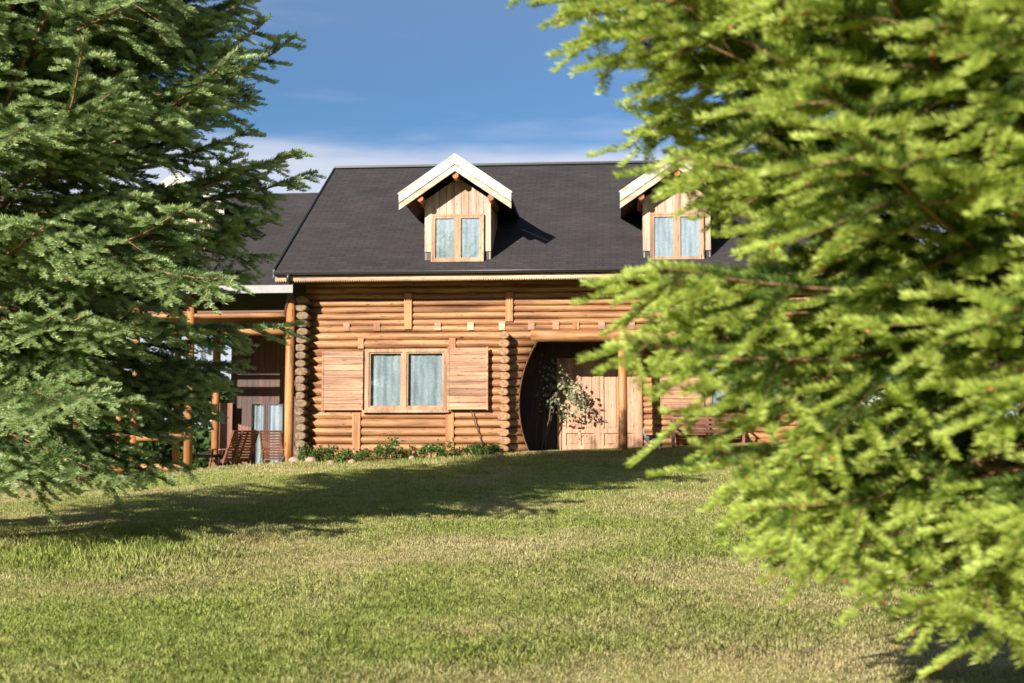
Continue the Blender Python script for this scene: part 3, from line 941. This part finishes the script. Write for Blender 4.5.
def make_bench():
    root = empty('garden_bench', (0, 0, 0)); w = .88
    b = MB()
    for i in range(5): b.box(-w, w, -.25 + i * .095, -.25 + i * .095 + .075, .41, .435)
    b.build('seat', M_chair, root)
    b = MB()
    for sx in (-1, 0, 1): b.bar((sx * (w - .04), .22, .36), (sx * (w - .04), .33, .92), .05, .035, (0, 1, 0))
    for i in range(5):
        t_ = .2 + .19 * i; b.box(-w, w, .20 + .11 * t_ - .012, .20 + .11 * t_ + .01, .36 + .56 * t_ - .032, .36 + .56 * t_ + .032)
    b.build('backrest', M_chair, root)
    for sx in (-1, 1):
        for y in (-.22, .22):
            b = MB(); b.box(sx * (w - .06) - .03, sx * (w - .06) + .03, y - .03, y + .03, 0, .409 if y < 0 else .36); b.build('leg', M_chair, root)
        b = MB(); b.box(sx * (w - .04) - .03, sx * (w - .04) + .03, -.27, .26, .63, .655); b.box(sx * (w - .06) - .022, sx * (w - .06) + .022, -.24, -.20, .436, .629); b.build('armrest', M_chair, root)
    return root
bn = make_bench(); tag(bn, 'slatted wooden bench standing in the porch under the curtained window', 'bench')
bn.location = H2W(U(708, 1.1, 440), 1.15, zPf); bn.rotation_euler = (0, 0, TH)

# ------------------------------------------------------------------ dog
def make_dog():
    """small hound standing side-on, head low to its right, tail raised; local x = forwards"""
    root = empty('dog', (0, 0, 0))
    V_ = []; E = []; Rr = []
    def n(p, r, link=None):
        V_.append(p); Rr.append(r)
        if link is not None: E.append((link, len(V_) - 1))
        return len(V_) - 1
    pel = n((-.17, 0, .31), .075)
    bel = n((-.04, 0, .30), .072, pel)
    che = n((.10, 0, .29), .092, bel)
    nk = n((.20, 0, .34), .058, che)
    hd = n((.285, 0, .355), .055, nk)
    mz = n((.345, 0, .33), .034, hd)
    n((.385, 0, .318), .024, mz)
    t1 = n((-.235, 0, .36), .022, pel); t2 = n((-.265, 0, .44), .018, t1); n((-.255, 0, .55), .009, t2)
    for sy in (-1, 1):
        h = n((-.19, sy * .055, .27), .056, pel); k = n((-.135, sy * .07, .185), .036, h); hk = n((-.215, sy * .07, .105), .020, k); pw_ = n((-.205, sy * .07, .02), .018, hk); n((-.165, sy * .07, .014), .016, pw_)
        s = n((.115, sy * .055, .22), .044, che); e = n((.085, sy * .062, .15), .027, s); w_ = n((.105, sy * .062, .075), .018, e); p_ = n((.105, sy * .062, .02), .018, w_); n((.14, sy * .062, .014), .016, p_)
    me = bpy.data.meshes.new('dog_body'); me.from_pydata(V_, E, []); me.update()
    ob = bpy.data.objects.new('body', me); COL.objects.link(ob)
    m = ob.modifiers.new('skin', 'SKIN'); m.use_smooth_shade = True
    for i, r in enumerate(Rr): me.skin_vertices[0].data[i].radius = (r, r)
    me.skin_vertices[0].data[0].use_root = True
    ob.modifiers.new('sub', 'SUBSURF').levels = 2
    dg = bpy.context.evaluated_depsgraph_get()
    me2 = bpy.data.meshes.new_from_object(ob.evaluated_get(dg))
    ob.modifiers.clear(); ob.data = me2
    me2.materials.clear()
    for q in (plain('white_dog_fur', (.66, .63, .6), .9, .1, 30), plain('black_dog_fur', (.018, .016, .015), .8, .3, 30), plain('brown_dog_fur', (.17, .055, .022), .85, .3, 30)): me2.materials.append(q)
    for f in me2.polygons:
        c = f.center
        if c.z < .2 or (c.x < -.13 and c.z < .33) or (c.x < -.2): i = 0
        elif c.x > .345 or (c.x > .25 and c.z < .32 and abs(c.y) < .02): i = 0
        elif c.x > .13: i = 2
        elif c.z < .245: i = 0
        else: i = 1
        f.material_index = i; f.use_smooth = True
    ob.parent = root
    for sy in (-1, 1):
        b = MB(); b.prism([(.27, sy * .05, .40), (.30, sy * .055, .395), (.305, sy * .07, .33), (.285, sy * .072, .305), (.262, sy * .066, .33)], (0, sy * .008, 0)); b.build('ear', me2.materials[2], root)
        b = MB(); b.tube([(.325, sy * .024, .365), (.333, sy * .028, .366)], [.008, .005], 6); b.build('eye', M_black, root)
    b = MB(); b.tube([(.398, 0, .325), (.409, 0, .326)], [.012, .008], 8); b.build('nose', M_black, root)
    return root
dog = make_dog(); tag(dog, 'small white, black and brown dog standing by the right door post with raised tail', 'dog')
dog.location = H2W(U(655, .35, 440), .35, zPf); dog.rotation_euler = (0, 0, TH - .05)

# ------------------------------------------------------------------ plants
def leaf_quads(c, size, nrm_bias=(0, 0, 1), asp=.5, spread=1.0):
    """n leaves (4-cornered, folded to a point) at the points c"""
    n = len(c)
    d = rng.normal(size=(n, 3)); d /= np.linalg.norm(d, axis=1)[:, None]
    nb = np.array(nrm_bias, float) + rng.normal(size=(n, 3)) * spread
    s = np.cross(d, nb); s /= np.linalg.norm(s, axis=1)[:, None] + 1e-9
    L_ = (size * (.6 + .8 * rng.random(n)))[:, None]
    return np.stack([c - d * L_ * .5, c + s * L_ * asp * .5 - d * L_ * .05, c + d * L_ * .5, c - s * L_ * asp * .5 - d * L_ * .05], 1)
def clump(name, label, cat, loc, r, h, n, size, m, group=None, flowers=0, fm=None):
    root = empty(name, loc)
    tag(root, label, cat, group)
    k = max(4, n // 45)
    cen = np.stack([rng.normal(0, .45, k) * r, rng.normal(0, .45, k) * r, (.25 + .7 * rng.random(k)) * h], 1)
    idx = rng.integers(0, k, n)
    c = cen[idx] + rng.normal(size=(n, 3)) * np.array([r * .22, r * .22, h * .16])
    c[:, 2] = np.clip(c[:, 2], .01, None)
    np_mesh('foliage', leaf_quads(c, size, spread=.7), 4, m, root, {'rnd': rng.random(n)})
    b = MB()
    for p in cen: b.tube([(p[0] * .3, p[1] * .3, -.03), (p[0] * .7, p[1] * .7, p[2] * .5), tuple(p)], [.008, .006, .003], 5)
    b.build('stem', M_stem, root)
    if flowers:
        fc = cen[rng.integers(0, k, flowers)] + rng.normal(size=(flowers, 3)) * np.array([r * .25, r * .25, h * .12])
        fc[:, 2] = np.abs(fc[:, 2])
        np_mesh('flower', leaf_quads(fc, size * .8, asp=.9), 4, fm, root, {'rnd': rng.random(flowers)})
    return root
def gpt(px, v, py=460):
    q = H2W(U(px, v, py), v, 0); return (q.x, q.y, float(ground_z(q.x, q.y)))
k = 0
bed = [(306, .17, .50), (318, .26, .34), (330, .24, .38), (343, .22, .30), (355, .24, .40), (368, .24, .30), (381, .22, .36), (393, .24, .46), (406, .24, .30), (419, .22, .28), (432, .24, .34), (445, .22, .38), (458, .24, .30), (471, .22, .34), (484, .20, .30), (495, .18, .24)]
look = {0: 'taller dark green plant at the foot of the weathered log ends', 7: 'tallest leafy plant below the middle of the window', 15: 'last small green plant of the bed before the second log ends'}
for i, (px, r, h) in enumerate(bed):
    red = i in (2, 5, 8, 9, 12)
    lab = look.get(i) or ('low green plant with small red flowers in the bed along the log wall' if red else 'low leafy green plant in the bed along the log wall')
    clump('bed_plant', lab, 'plant', gpt(px, -.62 - .12 * (i % 2)), r * 1.05, h * .95, 330, .075, M_leaf, 'low plants in the bed along the log wall', 26 if red else 0, M_redfl)
def stone(px, py, v, r, lab):
    b = MB(); b.smooth = True
    n1, n2 = 9, 6
    sx, sy, sz = r * random.uniform(1, 1.3), r, r * random.uniform(.7, .9)
    for i in range(n2 + 1):
        for j in range(n1):
            a, t_ = 2 * math.pi * j / n1, math.pi * i / n2
            q = 1 + .14 * math.sin(3 * a + i) * math.sin(t_)
            b.v.append((sx * q * math.sin(t_) * math.cos(a), sy * q * math.sin(t_) * math.sin(a), sz * math.cos(t_)))
    for i in range(n2):
        for j in range(n1): b.face((i * n1 + j, i * n1 + (j + 1) % n1, (i + 1) * n1 + (j + 1) % n1, (i + 1) * n1 + j))
    o = b.build('stone', M_stone); g_ = gpt(px, v, py); o.location = (g_[0], g_[1], g_[2] + sz * .5); o.rotation_euler = (0, 0, random.random() * 3)
    tag(o, lab, 'stone', 'reddish stones edging the bed')
stone(294, 466, -.75, .14, 'reddish stone under the weathered log ends at the veranda corner')
stone(311, 466, -.95, .15, 'reddish stone in front of the tall plant at the bed corner')
stone(331, 463, -.98, .09, 'small reddish stone edging the bed below the left shutter')
stone(352, 461, -.95, .09, 'small reddish stone edging the bed below the window post')
stone(412, 459, -.95, .08, 'small reddish stone edging the bed below the right window pane')

# climber beside the door
cl_root = empty('climbing_plant', H2W(U(541, 1.2, 440), 1.2, zPf))
tag(cl_root, 'climbing plant with bare stems and pale leaves beside the porch door', 'climber')
cl_root.rotation_euler = (0, 0, TH)
st = MB(); tips = []
for i in range(7):
    x, y = random.uniform(-.2, .12), random.uniform(-.12, .12); pts = [(x, y, -.05)]
    for j in range(1, 9):
        x += random.uniform(-.02, .085); y += random.uniform(-.05, .05); pts.append((x, y, j * .25 * (1 + .03 * i) * .97))
    st.tube(pts, [.022 - .0019 * q for q in range(9)], 6)
    tips += pts[4:]
arch = [(.05, -.05, 1.85), (.4, -.08, 1.95), (.7, -.1, 1.75), (.95, -.12, 1.4), (1.02, -.12, 1.05)]
st.tube(arch, [.012, .011, .009, .007, .004], 6)
arch2 = [(.0, -.05, 1.3), (.3, -.1, 1.25), (.55, -.12, 1.0), (.66, -.12, .75)]
st.tube(arch2, [.012, .010, .007, .004], 6)
arch3 = [(.1, -.05, 1.6), (.45, -.1, 1.7), (.75, -.12, 1.45), (.8, -.12, 1.15)]
st.tube(arch3, [.012, .010, .007, .004], 6)
st.build('stem', M_stem, cl_root)
cc = []
for arr, dens in ((arch, 150), (arch2, 70), (arch3, 130)):
    A = np.array(arr); t_ = rng.random(dens) ** .7 * (len(A) - 1); i0 = np.minimum(t_.astype(int), len(A) - 2); f = (t_ - i0)[:, None]
    cc.append(A[i0] * (1 - f) + A[i0 + 1] * f + rng.normal(size=(dens, 3)) * np.array([.10, .09, .11]) - np.array([0, 0, .06]))
tp = np.array(tips); cc.append(tp[rng.integers(0, len(tp), 45)] + rng.normal(size=(45, 3)) * .10)
cc = np.concatenate(cc)
np_mesh('foliage', leaf_quads(cc, .085, (0, -1, .4), .75, .8), 4, M_climb, cl_root, {'rnd': rng.random(len(cc))})

# broad-leaved trees and shrubs beyond the house
def broad_tree(name, label, loc, h, r, n, size, m, z0=.25, group=None, cat='tree'):
    root = empty(name, loc); tag(root, label, cat, group)
    b = MB()
    b.tube([(0, 0, -.1), (.03 * h, 0, h * .3), (0, .02 * h, h * .62)], [.035 * h, .026 * h, .012 * h], 8)
    cen = []
    for i in range(16):
        a = random.uniform(0, 2 * math.pi); zz_ = random.uniform(z0 + .08, .9); rr = r * random.uniform(.25, .8) * math.sin(math.pi * min(1, (zz_ - z0 * .6)) ** .8)
        p = (rr * math.cos(a), rr * math.sin(a), zz_ * h); cen.append(p)
        b.tube([(0, 0, h * max(.15, zz_ - .3)), (p[0] * .6, p[1] * .6, p[2] - .08 * h), p], [.012 * h, .007 * h, .003 * h], 5)
    b.build('trunk', M_bark, root)
    cen = np.array(cen); idx = rng.integers(0, len(cen), n)
    sc = (.55 + .6 * rng.random(len(cen)))[idx][:, None]
    dd = rng.normal(size=(n, 3)); dd /= np.linalg.norm(dd, axis=1)[:, None]
    c = cen[idx] + dd * (rng.random(n) ** .45)[:, None] * sc * np.array([r * .36, r * .36, h * .15])
    np_mesh('crown', leaf_quads(c, size, (0, 0, 1), .6, 1.0), 4, m, root, {'rnd': np.clip(.5 + .5 * rng.normal(size=n) * .6, 0, 1)})
    return root
def far(px, d): return ((px - 512) / F * d, d, float(ground_z((px - 512) / F * d, d)))
grp = 'leafy trees beyond the veranda'
for i, (px, d, h, r) in enumerate(((60, 62, 6.6, 4), (112, 58, 5.4, 3.4), (160, 66, 6.2, 3.8), (205, 60, 5.2, 3.2), (20, 70, 8, 4.6))):
    broad_tree('broad_leaved_tree', 'green broad leaved tree seen between the veranda posts', far(px, d), h, r, 5000, .34, M_leafbg, .05, grp)
broad_tree('broad_leaved_tree', 'dark leafy tree right of the house behind the near yellow green fir', (13.2, 33, 1.9), 9.5, 4.0, 9000, .26, M_leafbg, .05)
broad_tree('broad_leaved_tree', 'low dark leafy tree past the house corner, nearest the white blossom shrub', (9.8, 27.5, 1.8), 3.6, 2.0, 6000, .17, M_leafbg, .03)
sh = clump('flowering_shrub', 'shrub covered in white blossom right of the porch behind the near fir', 'shrub', (6.45, 23.5, float(ground_z(6.45, 23.5))), 1.0, 1.35, 2600, .09, M_leaf, None, 1500, M_flower)

# ------------------------------------------------------------------ conifers
def conifer(name, label, base, H, radius, z0, m_needle, dense_ang, sp_whorl, n_w, needle, seed, droop_low=-.38, zmin=.5, width=.004, per_m=420, tipc=.17, side_step=.12, bud=0.0, lmin=.74, lmax=1.12, front_k=0.0, l3min=.12, t3=.115, reach=None, lift=0.0):
    """A fir: whorls of branches, each with flat sprays of side twigs, each twig clothed in needles.
    radius(h): crown radius at height h; parts of the crown the photograph cannot show get fewer, wider needles."""
    r_ = np.random.default_rng(seed); rd = random.Random(seed)
    root = empty(name, base); tag(root, label, 'tree')
    bx = np.array(base)
    wood_ = MB()
    lean = .015
    wood_.tube([(0, 0, -.15), (lean * H * .3, 0, H * .33), (0, lean * H * .3, H * .66), (0, 0, H)], [.020 * H, .015 * H, .008 * H, .004], 12)
    tw = MB()
    segs = []   # p0, p1, kind (0 old, 1 young)
    def poly(p, d, length, n, sag, up_end, jit):
        """a curved twig: list of points"""
        pts = [p.copy()]; d = d / np.linalg.norm(d); st_ = length / n
        for i in range(n):
            t_ = (i + 1) / n
            d = d + np.array([0, 0, -sag / n + up_end / n * (t_ > .6)]) + r_.normal(size=3) * jit
            d = d / np.linalg.norm(d); p = p + d * st_; pts.append(p.copy())
        return pts
    def clothe(pts, young_len):
        tot = sum(np.linalg.norm(pts[i + 1] - pts[i]) for i in range(len(pts) - 1)); acc = 0
        for i in range(len(pts) - 1):
            l = np.linalg.norm(pts[i + 1] - pts[i]); mid = acc + l / 2
            segs.append((pts[i], pts[i + 1], 1.0 if tot - mid < young_len else 0.0)); acc += l
    h = z0
    while h < H - .12:
        nb = n_w + rd.choice((-1, 0, 0, 1)); a0 = rd.uniform(0, 6.28); Rh = radius(h)
        for i in range(nb):
            az = a0 + 2 * math.pi * i / nb + rd.uniform(-.35, .35); hh = h + rd.uniform(-.5, .5) * sp_whorl
            if hh < .15: hh = .15 + rd.uniform(0, .1)
            Lb = Rh * rd.uniform(lmin, lmax)
            tocam = max(0.0, (math.cos(az) * -base[0] + math.sin(az) * -base[1]) / math.hypot(base[0], base[1]))
            if hh < 2.3: Lb *= 1 - front_k * tocam
            if Lb < .12: continue
            t_ = min(1.0, max(0.0, hh / H))
            el = droop_low * (1 - t_) ** 1.5 + .75 * t_ + lift + rd.uniform(-.27, .27)
            d = np.array([math.cos(az) * math.cos(el), math.sin(az) * math.cos(el), math.sin(el)])
            n = max(4, int(Lb / .16))
            if hh < zmin + .15: hh = zmin + .15
            pts = poly(np.array([0, 0, hh]), d, Lb, n, .12 + .25 * (1 - t_) ** 2, .8, .045)
            lo = min(p_[2] for p_ in pts)
            if lo < zmin:      # boughs lift again before they touch the grass
                f_ = (hh - zmin) / max(hh - lo, .01)
                for p_ in pts: p_[2] = hh + (p_[2] - hh) * f_
            if reach:            # boughs pruned to the outline this tree has
                ok_ = False; slack = rd.uniform(0, 26)
                for _ in range(14):
                    tx, ty, tdp = project((bx + pts[-1])[None])
                    if reach(tx[0], ty[0], slack): ok_ = True; break
                    b0 = pts[0]; pts = [b0 + (p_ - b0) * .92 for p_ in pts]
                if not ok_: continue
                Lb = float(sum(np.linalg.norm(pts[i_ + 1] - pts[i_]) for i_ in range(n)))
            wp = bx + pts[-1]; pxx, pyy, dd = project(wp[None]); pmx, pmy, _ = project((bx + pts[n // 2])[None])
            seen = (-140 < pxx[0] < 1164 or -140 < pmx[0] < 1164) and (-160 < pyy[0] < 840 or -160 < pmy[0] < 840)
            facing = math.cos(az) * dense_ang[0] + math.sin(az) * dense_ang[1]
            q = 1.0 if (seen and facing > -.35) else (.55 if seen else .28)
            rb = .0055 + .0058 * Lb; roll = rd.uniform(-.4, .4)
            tw.cur = 0
            tw.tube(pts, [rb * (1 - .8 * k_ / n) for k_ in range(n + 1)], 6, caps=False)
            clothe(pts[max(1, n // 3):], tipc)
            # side twigs
            s = Lb * rd.uniform(.12, .24); sgn = 1
            while s < Lb * .985:
                k_ = min(int(s / Lb * n), n - 1); p = pts[k_] + (pts[k_ + 1] - pts[k_]) * (s / Lb * n - k_); bd = pts[k_ + 1] - pts[k_]; bd = bd / np.linalg.norm(bd)
                sd = np.cross(bd, [0, 0, 1.0]); sd /= np.linalg.norm(sd) + 1e-9
                sd = sd * math.cos(roll) + np.array([0, 0, math.sin(roll)])
                rem = Lb - s
                ls = min(.85, .20 + .48 * rem) * rd.uniform(.7, 1.15) * (.5 + .5 * min(1, s / (.35 * Lb)))
                ang = rd.uniform(.6, .95)
                td = bd * math.cos(ang) + sd * sgn * math.sin(ang) + np.array([0, 0, rd.uniform(-.45, .14)])
                n2 = max(2, int(ls / .08))
                tp_ = poly(p, td, ls, n2, rd.uniform(.1, .6), .25, .06)
                tw.tube([tp_[0], tp_[len(tp_) // 2], tp_[-1]], [.0035 + .003 * ls, .003, .0016], 4, caps=False)
                clothe(tp_, tipc * rd.uniform(.6, 1.15))
                # tertiary shoots
                s3 = ls * .16; sg3 = 1
                st3 = t3 if q > .5 else .17
                while s3 < ls * .92:
                    k3 = min(int(s3 / ls * n2), n2 - 1); p3 = tp_[k3] + (tp_[k3 + 1] - tp_[k3]) * (s3 / ls * n2 - k3); b3 = tp_[k3 + 1] - tp_[k3]; b3 = b3 / np.linalg.norm(b3)
                    c3 = np.cross(b3, [0, 0, 1.0]); c3 /= np.linalg.norm(c3) + 1e-9
                    l3 = min(.36, l3min + .40 * (ls - s3)) * rd.uniform(.75, 1.2)
                    d3 = b3 * .80 + c3 * sg3 * .62 + np.array([0, 0, rd.uniform(-.38, .16)])
                    e3 = poly(p3, d3, l3, 3, .16, .25, .025)
                    clothe(e3, tipc * rd.uniform(.7, 1.1))
                    s3 += st3 * rd.uniform(.7, 1.3); sg3 = -sg3
                s += side_step * rd.uniform(.7, 1.3) * (1.0 if q > .5 else 1.6); sgn = -sgn
        h += sp_whorl * (1 - .35 * h / H)
    trunk = wood_.build('trunk', M_bark, root)
    tw.build('branches', M_twig, trunk)
    # needles
    A = np.array([s[0] for s in segs]); B = np.array([s[1] for s in segs]); K = np.array([s[2] for s in segs])
    ln = np.linalg.norm(B - A, axis=1)
    mid = (A + B) / 2 + bx
    px, py, dep = project(mid)
    vis = (px > -130) & (px < 1154) & (py > -130) & (py < 813)
    rel = (mid - bx)[:, 0] * dense_ang[0] + (mid - bx)[:, 1] * dense_ang[1]
    dens = np.where(vis, np.where(rel > -.5, 1.0, .45), .16)
    wsc = np.where(vis, np.where(rel > -.5, 1.0, 1.7), 2.8)
    cnt = np.floor(ln * per_m * dens + r_.random(len(ln))).astype(int)
    idx = np.repeat(np.arange(len(ln)), cnt); n = len(idx)
    t_ = r_.random(n)[:, None]
    p = A[idx] * (1 - t_) + B[idx] * t_
    d = (B - A)[idx]; d /= np.linalg.norm(d, axis=1)[:, None] + 1e-9
    up = np.tile([0, 0, 1.0], (n, 1)); s = np.cross(d, up); s /= np.linalg.norm(s, axis=1)[:, None] + 1e-9; u2 = np.cross(s, d)
    # needles stand out sideways and upwards, fewer below
    a = r_.random(n) * 2 * np.pi
    a = np.where(np.sin(a) < -.25, -a * .9, a)
    rad = s * np.cos(a)[:, None] + u2 * (np.sin(a) * .8 + .12)[:, None]
    fw = (.45 + .35 * r_.random(n))[:, None]
    nd = rad * (1 - .3 * fw) + d * fw; nd /= np.linalg.norm(nd, axis=1)[:, None]
    nl = (needle * (.75 + .45 * r_.random(n)) * (1 - .18 * K[idx]))[:, None]
    tip = p + nd * nl
    side = np.cross(nd, r_.normal(size=(n, 3))); side /= np.linalg.norm(side, axis=1)[:, None] + 1e-9
    w = (width * wsc[idx] * (.8 + .4 * r_.random(n)))[:, None] * .5
    q = np.stack([p - side * w, p + nd * nl * .55 - side * w * 1.05, tip, p + nd * nl * .55 + side * w * 1.05], 1)
    q[:, 0] = p
    jitter = r_.random(len(ln))[idx]
    rnd = np.clip(.05 + .75 * jitter + .35 * (r_.random(n) - .3), 0, 1)
    o = np_mesh('crown', q, 4, m_needle, root, {'rnd': rnd, 'tip': K[idx]})
    if bud:
        yo = np.where((K > .5) & (r_.random(len(K)) < bud) & vis)[0]
        b = MB()
        for i in yo:
            dv = (B[i] - A[i]) / (ln[i] + 1e-9)
            b.tube([A[i], A[i] + dv * .012, A[i] + dv * .028], [.003, .0075, .003], 5, caps=False)
        b.build('buds', M_bud, o)
    print(name, 'segments', len(segs), 'needles', n)
    return root

def prof_left(h):
    xs = [0, .8, 1.4, 2.2, 3.0, 3.6, 4.5, 5.5, 6.4, 7.1, 7.6]; ys = [2.3, 2.6, 2.9, 3.3, 3.7, 3.8, 3.75, 3.5, 2.1, .8, .1]
    return 1.08 * float(np.interp(h / 1.08, xs, ys))
def prof_right(h):
    xs = [.0, .95, 1.3, 1.6, 1.9, 2.1, 2.35, 2.7, 3.2, 4, 5, 5.6]; ys = [.9, 1.1, 1.5, 1.9, 2.2, 2.4, 2.0, 2.1, 2.7, 2.3, 1.0, .1]
    return float(np.interp(h, xs, ys))
def reach_left(x, y, slack):
    lim = np.interp(y, [-60, 0, 30, 70, 110, 160, 210, 250, 330, 370, 400, 430, 470, 505], [300, 280, 335, 300, 308, 325, 352, 330, 315, 275, 235, 215, 205, 190])
    return x < lim - slack * .5 and y < 512
def reach_right(x, y, slack):
    lim = np.interp(y, [-60, 0, 50, 90, 120, 160, 190, 240, 265, 290, 330, 370, 400, 430, 470, 500, 540, 570, 600, 640, 683],
                    [520, 540, 562, 590, 612, 655, 725, 725, 645, 568, 605, 680, 680, 665, 690, 725, 785, 820, 865, 945, 985])
    return x > lim + slack
bl = (-6.05, 14.3); conifer('fir_tree', 'big dense green fir in front of the veranda, its branches sweeping down to the lawn', (*bl, float(ground_z(*bl)) - .02), 8.2, prof_left, 1.3, M_needle_l, (.55, -.83), .245, 9, .070, 11, droop_low=-.3, zmin=.75, per_m=620, width=.0068, tipc=.2, side_step=.14, reach=reach_left, lift=.08)
br = (2.15, 5.2); conifer('fir_tree', 'near out of focus yellow green fir hiding the right half of the house', (*br, float(ground_z(*br)) - .02), 5.6, prof_right, 1.0, M_needle_r, (-.6, -.8), .18, 9, .056, 5, droop_low=-.2, zmin=.62, per_m=820, bud=.12, width=.0046, lmin=.85, lmax=1.05, front_k=.2, l3min=.17, tipc=.22, t3=.125, side_step=.135, reach=reach_right)
